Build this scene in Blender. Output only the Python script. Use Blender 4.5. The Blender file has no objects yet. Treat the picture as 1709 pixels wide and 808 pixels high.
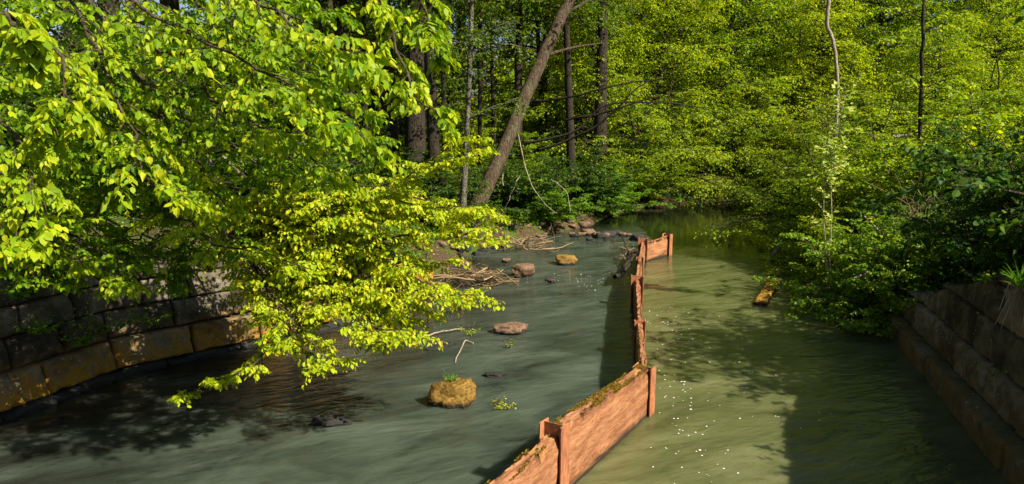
import bpy, bmesh, math, random
import numpy as np
from mathutils import Vector, noise as mnoise

# ------------------------------------------------------------------ camera, sky, sun, exposure
SC = bpy.context.scene
COL = SC.collection
F, CAM_H = 1150.0, 3.0                      # focal length in photo pixels, eye height over the water
PITCH = math.atan((404 - 215) / F)
cam = bpy.data.cameras.new("camera"); cam.sensor_width = 36.0; cam.lens = 36.0 * F / 1709.0
cam.clip_start = 0.05; cam.clip_end = 600.0
cob = bpy.data.objects.new("camera", cam); COL.objects.link(cob)
cob.location = (0, 0, CAM_H); cob.rotation_euler = (math.pi / 2 - PITCH, 0, 0)
SC.camera = cob

SUN_AZ_TRAVEL = np.array([-0.84, 0.54])     # horizontal direction the light travels
SUN_EL = math.radians(42)
w = bpy.data.worlds.new("World"); SC.world = w; w.use_nodes = True
wn = w.node_tree.nodes; wl = w.node_tree.links
sky = wn.new("ShaderNodeTexSky"); sky.sky_type = 'NISHITA'; sky.sun_disc = False
sky.sun_elevation = SUN_EL
sky.sun_rotation = math.atan2(-SUN_AZ_TRAVEL[0], -SUN_AZ_TRAVEL[1])
wl.new(sky.outputs[0], wn["Background"].inputs[0]); wn["Background"].inputs[1].default_value = 0.05
sl = bpy.data.lights.new("sun", 'SUN'); sl.energy = 5.0; sl.angle = math.radians(0.5); sl.color = (1.0, 0.93, 0.80)
so = bpy.data.objects.new("sun", sl); COL.objects.link(so)
h_ = SUN_AZ_TRAVEL / np.linalg.norm(SUN_AZ_TRAVEL)
so.rotation_euler = Vector((h_[0] * math.cos(SUN_EL), h_[1] * math.cos(SUN_EL), -math.sin(SUN_EL))).to_track_quat('-Z', 'Y').to_euler()
so.location = (12, -5, 14)
SC.view_settings.view_transform = 'Standard'; SC.view_settings.look = 'None'
SC.view_settings.exposure = 1.15; SC.view_settings.gamma = 1.0; SC.view_settings.use_curve_mapping = False
SC.render.engine = 'CYCLES'
cy = SC.cycles
cy.max_bounces = 7; cy.diffuse_bounces = 3; cy.glossy_bounces = 3; cy.transmission_bounces = 4; cy.transparent_max_bounces = 6
cy.use_denoising = True; cy.caustics_reflective = False; cy.caustics_refractive = False
cy.sample_clamp_indirect = 6.0
try:
    cy.denoiser = 'OPENIMAGEDENOISE'; cy.denoising_input_passes = 'RGB_ALBEDO_NORMAL'
except Exception: pass

Z = np.array([0.0, 0.0, 1.0])
_c, _s = math.cos(PITCH), math.sin(PITCH)
def ray(px, py):
    x = (px - 854.5) / F; v = -(py - 404) / F
    return np.array([x, _c + v * _s, -_s + v * _c])
def on_z(px, py, z=0.0):                     # point of the photo at a height
    d = ray(px, py); return np.array([0, 0, CAM_H]) + d * ((z - CAM_H) / d[2])
def at(px, py, y):                           # point of the photo at a distance
    d = ray(px, py); return np.array([0, 0, CAM_H]) + d * (y / d[1])
def nrm(v): return v / np.maximum(np.linalg.norm(v, axis=-1, keepdims=True), 1e-9)

# ------------------------------------------------------------------ object helpers
def tag(o, label=None, cat=None, group=None, kind=None):
    if label: o['label'] = label
    if cat: o['category'] = cat
    if group: o['group'] = group
    if kind: o['kind'] = kind
    return o
def empty(name, loc, label, cat, group=None):
    o = bpy.data.objects.new(name, None); COL.objects.link(o); o.location = [float(a) for a in loc]
    o.empty_display_size = 0.2
    return tag(o, label, cat, group)
def mk(name, V, faces, mat, parent=None, tint=None, smooth=False, attrs=None):
    """faces: list of (M,k) int arrays"""
    me = bpy.data.meshes.new(name)
    V = np.asarray(V, np.float32).reshape(-1, 3)
    if parent is not None: V = V - np.array(parent_origin(parent), np.float32)
    faces = [np.asarray(f, np.int32) for f in faces if len(f)]
    loops = np.concatenate([f.ravel() for f in faces])
    counts = np.concatenate([np.full(len(f), f.shape[1], np.int32) for f in faces])
    starts = np.concatenate([[0], np.cumsum(counts)[:-1]]).astype(np.int32)
    me.vertices.add(len(V)); me.vertices.foreach_set("co", V.ravel())
    me.loops.add(len(loops)); me.loops.foreach_set("vertex_index", loops)
    me.polygons.add(len(counts)); me.polygons.foreach_set("loop_start", starts)
    me.polygons.foreach_set("use_smooth", np.full(len(counts), bool(smooth)))
    if tint is not None:
        a = me.attributes.new("tint", 'FLOAT', 'POINT'); a.data.foreach_set("value", np.asarray(tint, np.float32))
    for k, v in (attrs or {}).items():
        a = me.attributes.new(k, 'FLOAT', 'POINT'); a.data.foreach_set("value", np.asarray(v, np.float32))
    me.update(calc_edges=True); me.validate()
    me.materials.append(mat)
    o = bpy.data.objects.new(name, me); COL.objects.link(o)
    if parent is not None: o.parent = parent
    return o
def parent_origin(p):
    t = np.zeros(3)
    while p is not None: t = t + np.array(p.location); p = p.parent
    return t
def copy_tree(o, parent=None):
    c = o.copy(); COL.objects.link(c)
    if parent is not None: c.parent = parent
    for ch in list(o.children): copy_tree(ch, c)
    return c
def merge(parts):
    """parts: list of (V, [faces], tint) -> V, faces, tint"""
    Vs, Fs, Ts, n = [], [], [], 0
    for V, fs, t in parts:
        V = np.asarray(V).reshape(-1, 3)
        Vs.append(V); Ts.append(np.full(len(V), 0.5) if t is None else t)
        for f in fs: Fs.append(np.asarray(f) + n)
        n += len(V)
    return np.concatenate(Vs), Fs, np.concatenate(Ts)

# ------------------------------------------------------------------ materials
def material(name):
    m = bpy.data.materials.new(name); m.use_nodes = True
    return m, m.node_tree.nodes, m.node_tree.links, m.node_tree.nodes["Principled BSDF"]
def ramp(n, stops):
    r = n.new("ShaderNodeValToRGB"); e = r.color_ramp.elements
    while len(e) < len(stops): e.new(0.5)
    for el, (p, c) in zip(e, stops): el.position = p; el.color = (*c, 1) if len(c) == 3 else c
    return r
def texco(n, l, scale=(1, 1, 1), rot=(0, 0, 0), out="Object"):
    t = n.new("ShaderNodeTexCoord"); m = n.new("ShaderNodeMapping"); l.new(t.outputs[out], m.inputs[0])
    m.inputs["Scale"].default_value = scale; m.inputs["Rotation"].default_value = rot
    return m.outputs[0]
def noise_(n, l, co, scale, detail=6, rough=0.6, dist=0.0):
    t = n.new("ShaderNodeTexNoise"); t.inputs["Scale"].default_value = scale; t.inputs["Detail"].default_value = detail
    t.inputs["Roughness"].default_value = rough; t.inputs["Distortion"].default_value = dist
    if co is not None: l.new(co, t.inputs["Vector"])
    return t.outputs[0]
def mixc(n, l, fac, a, b, mode='MIX'):
    m = n.new("ShaderNodeMix"); m.data_type = 'RGBA'; m.blend_type = mode
    for s, v in ((m.inputs[0], fac), (m.inputs[6], a), (m.inputs[7], b)):
        if hasattr(v, "is_linked"): l.new(v, s)
        elif isinstance(v, (int, float)): s.default_value = v
        else: s.default_value = (*v, 1)
    return m.outputs[2]
def mathn(n, l, op, a, b=0.0, clamp=False):
    m = n.new("ShaderNodeMath"); m.operation = op; m.use_clamp = clamp
    for s, v in zip(m.inputs, (a, b)):
        if hasattr(v, "is_linked"): l.new(v, s)
        else: s.default_value = v
    return m.outputs[0]
def bump(n, l, h, strength=0.5, dist=0.05, normal=None):
    b = n.new("ShaderNodeBump"); b.inputs["Strength"].default_value = strength; b.inputs["Distance"].default_value = dist
    l.new(h, b.inputs["Height"])
    if normal is not None: l.new(normal, b.inputs["Normal"])
    return b.outputs[0]

def leaf_mat(name, stops, trans=(1.15, 1.25, 0.6), tfac=0.42, rough=0.48, spec=0.22, hv=0.12):
    m, n, l, p = material(name)
    at_ = n.new("ShaderNodeAttribute"); at_.attribute_name = "tint"
    oi = n.new("ShaderNodeObjectInfo")
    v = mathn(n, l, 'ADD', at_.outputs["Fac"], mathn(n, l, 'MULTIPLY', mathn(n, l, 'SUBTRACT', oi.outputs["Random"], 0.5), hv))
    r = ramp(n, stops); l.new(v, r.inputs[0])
    l.new(r.outputs[0], p.inputs["Base Color"]); p.inputs["Roughness"].default_value = rough
    p.inputs["Specular IOR Level"].default_value = spec
    tr = n.new("ShaderNodeBsdfTranslucent")
    l.new(mixc(n, l, 1.0, r.outputs[0], trans, 'MULTIPLY'), tr.inputs[0])
    mx = n.new("ShaderNodeMixShader"); mx.inputs[0].default_value = tfac
    l.new(p.outputs[0], mx.inputs[1]); l.new(tr.outputs[0], mx.inputs[2])
    l.new(mx.outputs[0], n["Material Output"].inputs[0])
    return m
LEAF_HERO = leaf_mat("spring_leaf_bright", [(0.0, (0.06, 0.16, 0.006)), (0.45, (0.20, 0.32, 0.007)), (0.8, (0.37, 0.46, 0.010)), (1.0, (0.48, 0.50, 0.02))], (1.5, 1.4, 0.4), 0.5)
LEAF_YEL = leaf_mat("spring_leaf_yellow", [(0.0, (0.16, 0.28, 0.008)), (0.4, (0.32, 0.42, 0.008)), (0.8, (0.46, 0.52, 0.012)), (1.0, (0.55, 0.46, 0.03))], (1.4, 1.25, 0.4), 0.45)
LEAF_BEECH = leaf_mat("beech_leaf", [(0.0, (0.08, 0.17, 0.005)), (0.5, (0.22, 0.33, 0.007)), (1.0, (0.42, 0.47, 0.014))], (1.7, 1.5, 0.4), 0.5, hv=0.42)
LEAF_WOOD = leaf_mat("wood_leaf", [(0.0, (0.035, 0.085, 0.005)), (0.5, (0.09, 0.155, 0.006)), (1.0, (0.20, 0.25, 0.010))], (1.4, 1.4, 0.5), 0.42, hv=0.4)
LEAF_SHADE = leaf_mat("shaded_leaf", [(0.0, (0.02, 0.055, 0.005)), (0.5, (0.05, 0.105, 0.007)), (1.0, (0.11, 0.17, 0.010))], (1.3, 1.4, 0.5), 0.38, hv=0.3)  # deep shade of the wood put into a darker leaf colour
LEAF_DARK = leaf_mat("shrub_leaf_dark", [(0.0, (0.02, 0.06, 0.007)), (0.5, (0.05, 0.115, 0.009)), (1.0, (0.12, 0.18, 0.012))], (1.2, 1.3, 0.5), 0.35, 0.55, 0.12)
LEAF_HERB = leaf_mat("herb_leaf", [(0.0, (0.045, 0.13, 0.007)), (0.5, (0.13, 0.25, 0.010)), (1.0, (0.30, 0.38, 0.016))], (1.3, 1.4, 0.5), 0.4)
LEAF_PALE = leaf_mat("pale_leaf", [(0.0, (0.22, 0.34, 0.04)), (0.5, (0.42, 0.50, 0.10)), (1.0, (0.55, 0.52, 0.12))], (1.2, 1.2, 0.6), 0.4)
GRASS = leaf_mat("grass_blade", [(0.0, (0.06, 0.18, 0.012)), (0.6, (0.16, 0.32, 0.02)), (1.0, (0.38, 0.36, 0.10))], (1.2, 1.3, 0.6), 0.35)
MOSS = leaf_mat("moss", [(0.0, (0.11, 0.060, 0.014)), (0.5, (0.20, 0.12, 0.014)), (1.0, (0.26, 0.205, 0.016))], (1.0, 1.0, 1.0), 0.15, 0.9, 0.1)
STRAW = leaf_mat("dry_stalk", [(0.0, (0.16, 0.10, 0.05)), (0.5, (0.30, 0.21, 0.11)), (1.0, (0.50, 0.40, 0.26))], (1, 1, 1), 0.1, 0.8, 0.1)

def bark_mat(name, dark, mid, light, zs=0.25, lichen=None):
    m, n, l, p = material(name)
    co = texco(n, l, (1, 1, zs))
    a = noise_(n, l, co, 28, 8, 0.65, 0.3)
    r = ramp(n, [(0.3, dark), (0.52, mid), (0.72, light)]); l.new(a, r.inputs[0])
    c = r.outputs[0]
    if lichen:
        b = noise_(n, l, texco(n, l), 5, 5, 0.7)
        rr = ramp(n, [(0.52, (0, 0, 0)), (0.62, (1, 1, 1))]); l.new(b, rr.inputs[0])
        c = mixc(n, l, rr.outputs[0], c, lichen)
    l.new(c, p.inputs["Base Color"]); p.inputs["Roughness"].default_value = 0.9; p.inputs["Specular IOR Level"].default_value = 0.15
    v = n.new("ShaderNodeTexVoronoi"); v.feature = 'DISTANCE_TO_EDGE'; v.inputs["Scale"].default_value = 34; l.new(co, v.inputs["Vector"])
    hh = mathn(n, l, 'ADD', a, mathn(n, l, 'MULTIPLY', v.outputs[0], 1.2))
    l.new(bump(n, l, hh, 1.0, 0.03), p.inputs["Normal"])
    return m
BARK_DARK = bark_mat("bark_dark", (0.014, 0.011, 0.007), (0.036, 0.028, 0.018), (0.075, 0.06, 0.04))
BARK_LEAN = bark_mat("bark_ridged", (0.022, 0.015, 0.010), (0.085, 0.056, 0.034), (0.18, 0.125, 0.08), 0.12, (0.10, 0.10, 0.05))
BARK_GREY = bark_mat("bark_grey_lichen", (0.05, 0.042, 0.032), (0.12, 0.10, 0.075), (0.24, 0.21, 0.16), 0.4, (0.20, 0.20, 0.10))
BARK_PALE = bark_mat("bark_pale", (0.16, 0.12, 0.08), (0.34, 0.28, 0.20), (0.50, 0.44, 0.34), 0.2)
TWIG = bark_mat("twig_bark", (0.03, 0.022, 0.012), (0.075, 0.055, 0.03), (0.15, 0.115, 0.065))

def stone_mat(name, base, dark, pale, ochre, ochre_z, moss, ns=1.0):
    m, n, l, p = material(name)
    co = texco(n, l)
    at_ = n.new("ShaderNodeAttribute"); at_.attribute_name = "tint"
    a = noise_(n, l, co, 3.2 * ns, 9, 0.68, 0.4)
    r = ramp(n, [(0.36, dark), (0.5, base), (0.64, pale)])
    l.new(mathn(n, l, 'ADD', a, mathn(n, l, 'MULTIPLY', mathn(n, l, 'SUBTRACT', at_.outputs["Fac"], 0.5), 0.22)), r.inputs[0])
    c = r.outputs[0]
    if ochre:                                # iron stain just over the water line
        g = n.new("ShaderNodeSeparateXYZ"); l.new(co, g.inputs[0])
        band = n.new("ShaderNodeMapRange"); l.new(g.outputs[2], band.inputs[0])
        band.inputs[1].default_value = ochre_z[1]; band.inputs[2].default_value = ochre_z[0]
        k = mathn(n, l, 'MULTIPLY', band.outputs[0], mathn(n, l, 'SUBTRACT', noise_(n, l, co, 4.5, 6, 0.7), 0.37), True)
        k = mathn(n, l, 'MULTIPLY', k, 8.0, True)
        c = mixc(n, l, k, c, ochre)
    b = noise_(n, l, co, 6.5, 7, 0.72)
    rr = ramp(n, [(0.55, (0, 0, 0)), (0.66, (1, 1, 1))]); l.new(b, rr.inputs[0])
    c = mixc(n, l, mathn(n, l, 'MULTIPLY', rr.outputs[0], 0.7), c, moss)
    v = n.new("ShaderNodeTexVoronoi"); v.inputs["Scale"].default_value = 13; l.new(co, v.inputs["Vector"])
    sp = ramp(n, [(0.10, (1, 1, 1)), (0.22, (0, 0, 0))]); l.new(v.outputs[0], sp.inputs[0])
    c = mixc(n, l, mathn(n, l, 'MULTIPLY', sp.outputs[0], mathn(n, l, 'GREATER_THAN', noise_(n, l, co, 2.0, 3), 0.52)), c, tuple(x * 1.35 for x in pale))
    l.new(c, p.inputs["Base Color"]); p.inputs["Roughness"].default_value = 0.85; p.inputs["Specular IOR Level"].default_value = 0.25
    f = noise_(n, l, co, 45, 6, 0.7)
    l.new(bump(n, l, mathn(n, l, 'ADD', a, mathn(n, l, 'MULTIPLY', f, 0.5)), 1.0, 0.06), p.inputs["Normal"])
    return m
STONE_L = stone_mat("lichened_sandstone", (0.115, 0.092, 0.055), (0.04, 0.033, 0.020), (0.25, 0.21, 0.15), (0.40, 0.21, 0.022), (0.03, 0.58), (0.10, 0.095, 0.035))
STONE_R = stone_mat("damp_sandstone", (0.130, 0.120, 0.066), (0.048, 0.044, 0.023), (0.26, 0.24, 0.155), (0.17, 0.12, 0.03), (0.0, 0.55), (0.075, 0.075, 0.022))
def plain(name, c, rough=0.9, spec=0.2):
    m, n, l, p = material(name)
    a = noise_(n, l, texco(n, l), 12, 6, 0.65)
    r = ramp(n, [(0.3, tuple(x * 0.6 for x in c)), (0.7, tuple(min(1, x * 1.35) for x in c))]); l.new(a, r.inputs[0])
    l.new(r.outputs[0], p.inputs["Base Color"]); p.inputs["Roughness"].default_value = rough; p.inputs["Specular IOR Level"].default_value = spec
    l.new(bump(n, l, a, 0.6, 0.02), p.inputs["Normal"])
    return m
MORTAR = plain("dark_joint", (0.035, 0.028, 0.018))
FOAM = plain("foam", (0.75, 0.75, 0.66), 0.6)

def rock_mat(name, top, wet, spots):
    m, n, l, p = material(name)
    co = texco(n, l)
    g = n.new("ShaderNodeNewGeometry"); sx = n.new("ShaderNodeSeparateXYZ"); l.new(g.outputs["Position"], sx.inputs[0])
    a = noise_(n, l, co, 22, 8, 0.7)
    r = ramp(n, [(0.3, tuple(x * 0.35 for x in top)), (0.55, top), (0.75, spots)]); l.new(a, r.inputs[0])
    mr = n.new("ShaderNodeMapRange"); l.new(mathn(n, l, 'ADD', sx.outputs[2], mathn(n, l, 'MULTIPLY', mathn(n, l, 'SUBTRACT', a, 0.5), 0.12)), mr.inputs[0])
    mr.inputs[1].default_value = 0.03; mr.inputs[2].default_value = 0.08
    l.new(mixc(n, l, mr.outputs[0], wet, r.outputs[0]), p.inputs["Base Color"])
    p.inputs["Roughness"].default_value = 0.75; p.inputs["Specular IOR Level"].default_value = 0.3
    l.new(bump(n, l, a, 1.0, 0.03), p.inputs["Normal"])
    return m
ROCK_MOSS = rock_mat("mossy_rock", (0.24, 0.135, 0.022), (0.018, 0.014, 0.010), (0.33, 0.24, 0.05))
ROCK_BROWN = rock_mat("brown_rock", (0.19, 0.11, 0.06), (0.022, 0.016, 0.012), (0.32, 0.22, 0.13))
ROCK_DARK = rock_mat("dark_wet_rock", (0.035, 0.032, 0.026), (0.02, 0.019, 0.015), (0.07, 0.065, 0.05))

# rusty steel and weathered boards
def rust_mat():
    m, n, l, p = material("rusty_steel")
    a = noise_(n, l, texco(n, l, (1, 1, 0.5)), 14, 8, 0.7, 0.2)
    r = ramp(n, [(0.3, (0.09, 0.035, 0.018)), (0.5, (0.30, 0.105, 0.04)), (0.66, (0.42, 0.17, 0.06)), (0.78, (0.52, 0.32, 0.03))]); l.new(a, r.inputs[0])
    l.new(r.outputs[0], p.inputs["Base Color"]); p.inputs["Roughness"].default_value = 0.8
    l.new(bump(n, l, a, 0.7, 0.012), p.inputs["Normal"])
    return m
RUST = rust_mat()
def board_mat(name, dark, mid, light):
    m, n, l, p = material(name)
    oi = n.new("ShaderNodeObjectInfo"); oc = texco(n, l, (0.9, 5.0, 5.0)); ov = n.new("ShaderNodeVectorMath"); l.new(oc, ov.inputs[0]); cx = n.new("ShaderNodeCombineXYZ"); l.new(mathn(n, l, 'MULTIPLY', oi.outputs["Random"], 40.0), cx.inputs[0]); l.new(cx.outputs[0], ov.inputs[1]); co = ov.outputs[0]        # boards are built along their own x axis
    a = noise_(n, l, co, 2.2, 10, 0.7, 0.5)
    b = noise_(n, l, texco(n, l, (2.5, 16, 16)), 5.0, 7, 0.7, 0.9)
    r = ramp(n, [(0.32, dark), (0.46, mid), (0.58, light), (0.75, tuple(min(1, x * 1.25) for x in light))])
    l.new(mathn(n, l, 'ADD', mathn(n, l, 'MULTIPLY', a, 0.55), mathn(n, l, 'MULTIPLY', b, 0.45)), r.inputs[0])
    s = n.new("ShaderNodeSeparateXYZ"); l.new(texco(n, l), s.inputs[0])
    wet = n.new("ShaderNodeMapRange"); wet.inputs[1].default_value = 0.02; wet.inputs[2].default_value = 0.09
    l.new(mathn(n, l, 'ADD', s.outputs[2], mathn(n, l, 'MULTIPLY', mathn(n, l, 'SUBTRACT', a, 0.5), 0.15)), wet.inputs[0])
    yel = ramp(n, [(0.56, (0, 0, 0)), (0.68, (1, 1, 1))]); l.new(noise_(n, l, texco(n, l, (1, 2, 2)), 3.3, 6, 0.7), yel.inputs[0])
    c = mixc(n, l, mathn(n, l, 'MULTIPLY', yel.outputs[0], 0.55), r.outputs[0], (0.50, 0.27, 0.04))
    l.new(mixc(n, l, wet.outputs[0], (0.035, 0.022, 0.014), c), p.inputs["Base Color"])
    p.inputs["Roughness"].default_value = 0.85; p.inputs["Specular IOR Level"].default_value = 0.2
    l.new(bump(n, l, mathn(n, l, 'ADD', a, b), 0.55, 0.02), p.inputs["Normal"])
    return m
BOARD = board_mat("weathered_board", (0.06, 0.026, 0.012), (0.23, 0.090, 0.036), (0.39, 0.185, 0.090))
PLANK_Y = board_mat("orange_plank", (0.20, 0.08, 0.01), (0.45, 0.22, 0.02), (0.52, 0.30, 0.04))

# ------------------------------------------------------------------ where the water lies
# x, y, height of the bank edge, 1 = wall (steep), 0 = natural bank
BANK = [(-13, -3.6, 1.5, 1), (-9.2, 1.2, 1.5, 1), (-5.36, 6.81, 1.45, 1), (-4.85, 8.15, 1.35, 1), (-3.79, 9.21, 1.25, 1), (-2.75, 10.3, 1.0, 1),
        (-2.0, 11.9, 0.8, 0), (-1.7, 13.4, 0.6, 0), (-1.25, 15.2, 0.55, 0), (-0.9, 16.9, 0.6, 0), (0.0, 18.3, 0.55, 0), (1.3, 19.9, 0.45, 0), (2.6, 21.6, 0.4, 0),
        (3.5, 24.2, 0.35, 0), (4.7, 26.3, 0.35, 0), (8.0, 28.4, 0.3, 0), (11.6, 29.0, 0.35, 0), (11.3, 26.0, 0.5, 0), (9.6, 22.5, 0.6, 0),
        (7.6, 17.0, 0.6, 0), (6.6, 13.2, 0.5, 0), (6.0, 11.2, 0.45, 0), (5.77, 9.93, 0.5, 1), (5.48, 8.96, 0.82, 1), (5.04, 7.51, 1.3, 1),
        (4.62, 6.1, 1.74, 1), (4.48, 5.62, 1.85, 1), (3.3, 1.8, 2.0, 1), (1.8, -3.6, 2.0, 1)]
BK = np.array(BANK)
def bank_dist(x, y):
    """signed distance to the water's edge (positive on land), height and steepness of the nearest bank"""
    p = np.stack([x, y], -1); best = np.full(x.shape, 1e9); hh = np.zeros(x.shape); ww = np.zeros(x.shape); inside = np.zeros(x.shape, bool)
    n = len(BK)
    for i in range(n):
        a, b = BK[i], BK[(i + 1) % n]; ab = b[:2] - a[:2]
        t = np.clip(((p - a[:2]) @ ab) / (ab @ ab), 0, 1)
        d = np.linalg.norm(p - (a[:2] + t[..., None] * ab), axis=-1)
        m = d < best; best = np.where(m, d, best)
        hh = np.where(m, a[2] + (b[2] - a[2]) * t, hh); ww = np.where(m, a[3] * b[3], ww)
        c = ((a[1] > y) != (b[1] > y)); xi = (b[0] - a[0]) * (y - a[1]) / np.where(abs(b[1] - a[1]) < 1e-9, 1e-9, b[1] - a[1]) + a[0]
        inside ^= c & (x < xi)
    return np.where(inside, -best, best), hh, ww
def pn(x, y, s, seed=0.0):                   # cheap smooth noise
    return (np.sin(x * s * 1.7 + 1.3 + seed) * np.sin(y * s * 1.3 + 0.7 + seed * 2) + 0.6 * np.sin(x * s * 3.1 - y * s * 2.3 + seed * 3) + 0.4 * np.sin(x * s * 5.3 + y * s * 6.1 + seed)) / 2
def ground(x, y):
    x = np.asarray(x, float); y = np.asarray(y, float)
    d, hb, wall = bank_dist(x, y)
    left = np.clip((2.0 - x) / 4, 0, 1) * np.clip((22 - y) / 10, 0, 1)
    slope = 0.10 + 0.10 * left
    nat = hb * (1 - np.exp(-np.maximum(d, 0) / 0.55)) + slope * np.minimum(np.maximum(d, 0), 9) + pn(x, y, 0.9) * 0.10 * np.clip(d, 0, 1)
    wl_ = np.where(d > 0.34, hb - 0.06 + slope * np.minimum(np.maximum(d - 0.34, 0), 9) + pn(x, y, 1.1) * 0.06 * np.clip(d - .4, 0, 1), -0.45)
    h = np.where(wall > 0.5, wl_, nat - 0.02)
    return np.where(d < 0, -0.05 - 0.4 * np.clip(-d / 0.7, 0, 1), h)

def axis(lo, a, b, hi, step, g=1.18):
    core = np.arange(a, b + 1e-6, step); o1 = [a]; s = step
    while o1[-1] > lo: s *= g; o1.append(o1[-1] - s)
    o2 = [core[-1]]; s = step
    while o2[-1] < hi: s *= g; o2.append(o2[-1] + s)
    return np.concatenate([o1[:0:-1], core, o2[1:]])
def sheet(xs, ys):
    X, Y = np.meshgrid(xs, ys); nx, ny = len(xs), len(ys)
    i = (np.arange(ny - 1)[:, None] * nx + np.arange(nx - 1)[None]).ravel()
    return X.ravel(), Y.ravel(), np.stack([i, i + 1, i + nx + 1, i + nx], 1)
def ground_mat():
    m, n, l, p = material("forest_floor")
    co = texco(n, l)
    a = noise_(n, l, co, 1.1, 7, 0.7); b = noise_(n, l, co, 18, 6, 0.75)
    r = ramp(n, [(0.3, (0.022, 0.014, 0.008)), (0.5, (0.085, 0.052, 0.028)), (0.7, (0.17, 0.115, 0.065))]); l.new(b, r.inputs[0])
    g = ramp(n, [(0.3, (0.03, 0.06, 0.008)), (0.7, (0.07, 0.13, 0.012))]); l.new(b, g.inputs[0])
    k = ramp(n, [(0.48, (0, 0, 0)), (0.60, (1, 1, 1))]); l.new(a, k.inputs[0])
    l.new(mixc(n, l, k.outputs[0], r.outputs[0], g.outputs[0]), p.inputs["Base Color"])
    p.inputs["Roughness"].default_value = 0.95; p.inputs["Specular IOR Level"].default_value = 0.1
    l.new(bump(n, l, b, 1.0, 0.06), p.inputs["Normal"])
    return m
gx, gy, gf = sheet(axis(-160, -10, 15, 160, 0.14), axis(-60, -6, 32, 220, 0.16))
go = mk("ground", np.stack([gx, gy, ground(gx, gy)], 1), [gf], ground_mat(), smooth=True)
tag(go, kind='structure')

# ------------------------------------------------------------------ the barrier line (needed by the water too)
A0, B0, C0 = np.array([-0.72, 3.52]), np.array([0.345, 5.30]), np.array([1.40, 6.98])
E0, D0, G0, F0, H0 = np.array([1.70, 8.85]), np.array([2.13, 11.45]), np.array([2.55, 13.5]), np.array([2.98, 15.45]), np.array([3.72, 16.3])
def barrier_side(x, y):
    """signed distance to the barrier line (positive on its right)"""
    pts = [A0 - (B0 - A0) * 3, A0, B0, C0, E0, D0, G0, F0, H0, H0 + np.array([0.3, 6.0]), np.array([3.5, 40])]
    p = np.stack([x, y], -1); best = np.full(x.shape, 1e9); sg = np.ones(x.shape)
    for a, b in zip(pts[:-1], pts[1:]):
        ab = b - a; t = np.clip(((p - a) @ ab) / (ab @ ab), 0, 1); q = p - (a + t[:, None] * ab)
        d = np.linalg.norm(q, axis=-1); m = d < best
        best = np.where(m, d, best); sg = np.where(m, np.sign(ab[1] * (p[:, 0] - a[0]) - ab[0] * (p[:, 1] - a[1])), sg)
    return best * sg
def water_mat():
    m, n, l, p = material("turbid_water")
    flow = math.radians(-24)
    co = texco(n, l, (1, 1, 1), (0, 0, flow))
    deep = n.new("ShaderNodeAttribute"); deep.attribute_name = "deep"
    calm = n.new("ShaderNodeAttribute"); calm.attribute_name = "calm"
    st = n.new("ShaderNodeMapping"); l.new(co, st.inputs[0]); st.inputs["Scale"].default_value = (0.45, 1.1, 1)
    s2 = n.new("ShaderNodeMapping"); l.new(co, s2.inputs[0]); s2.inputs["Scale"].default_value = (1.0, 2.8, 1)
    cl = noise_(n, l, st.outputs[0], 1.6, 8, 0.66, 0.5)
    fine = noise_(n, l, s2.outputs[0], 3.2, 5, 0.6, 0.5)
    left = ramp(n, [(0.30, (0.012, 0.016, 0.011)), (0.50, (0.044, 0.058, 0.041)), (0.70, (0.078, 0.096, 0.070))]); l.new(cl, left.inputs[0])
    right = ramp(n, [(0.30, (0.042, 0.048, 0.015)), (0.5, (0.084, 0.092, 0.034)), (0.72, (0.138, 0.140, 0.064))]); l.new(cl, right.inputs[0])
    c = mixc(n, l, deep.outputs["Fac"], left.outputs[0], right.outputs[0])
    shade_attr = n.new("ShaderNodeAttribute"); shade_attr.attribute_name = "shade_or_bare"
    ck = mathn(n, l, 'MULTIPLY', shade_attr.outputs["Fac"], mathn(n, l, 'ADD', mathn(n, l, 'MULTIPLY', mathn(n, l, 'SUBTRACT', cl, 0.5), -3.5), 0.9, True), True)
    c = mixc(n, l, ck, c, (0.014, 0.014, 0.010))  # near-black tone: shade by the left wall put into the water colour
    c = mixc(n, l, calm.outputs["Fac"], c, (0.010, 0.012, 0.005))
    l.new(c, p.inputs["Base Color"]); p.inputs["IOR"].default_value = 1.33
    p.subsurface_method = 'BURLEY'; p.inputs["Subsurface Weight"].default_value = 1.0; p.inputs["Subsurface Radius"].default_value = (1.0, 1.1, 0.7); p.inputs["Subsurface Scale"].default_value = 0.10
    rg = n.new("ShaderNodeMapRange"); l.new(calm.outputs["Fac"], rg.inputs[0]); rg.inputs[3].default_value = 0.07; rg.inputs[4].default_value = 0.035
    l.new(rg.outputs[0], p.inputs["Roughness"])
    rip = noise_(n, l, s2.outputs[0], 2.4, 3, 0.55, 0.6)
    hgt = mathn(n, l, 'ADD', mathn(n, l, 'MULTIPLY', rip, 1.0), mathn(n, l, 'MULTIPLY', fine, 0.28))
    b = n.new("ShaderNodeBump"); l.new(hgt, b.inputs["Height"]); b.inputs["Distance"].default_value = 0.07
    bs = n.new("ShaderNodeMapRange"); l.new(calm.outputs["Fac"], bs.inputs[0]); bs.inputs[3].default_value = 0.46; bs.inputs[4].default_value = 0.045
    l.new(bs.outputs[0], b.inputs["Strength"])
    l.new(b.outputs[0], p.inputs["Normal"])
    return m
wx, wy, wf = sheet(np.arange(-14, 15, 0.10), np.arange(-5, 31.5, 0.12))
sd = barrier_side(wx, wy)
deep = np.clip(sd / 0.10 + 0.5, 0, 1)
calm = np.clip((wy - np.where(sd > 0, 14.6, 19.2) - 0.4 * np.sin(wx * 1.7)) / 2.6, 0, 1)
lwd = np.full(len(wx), 1e9)
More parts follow.
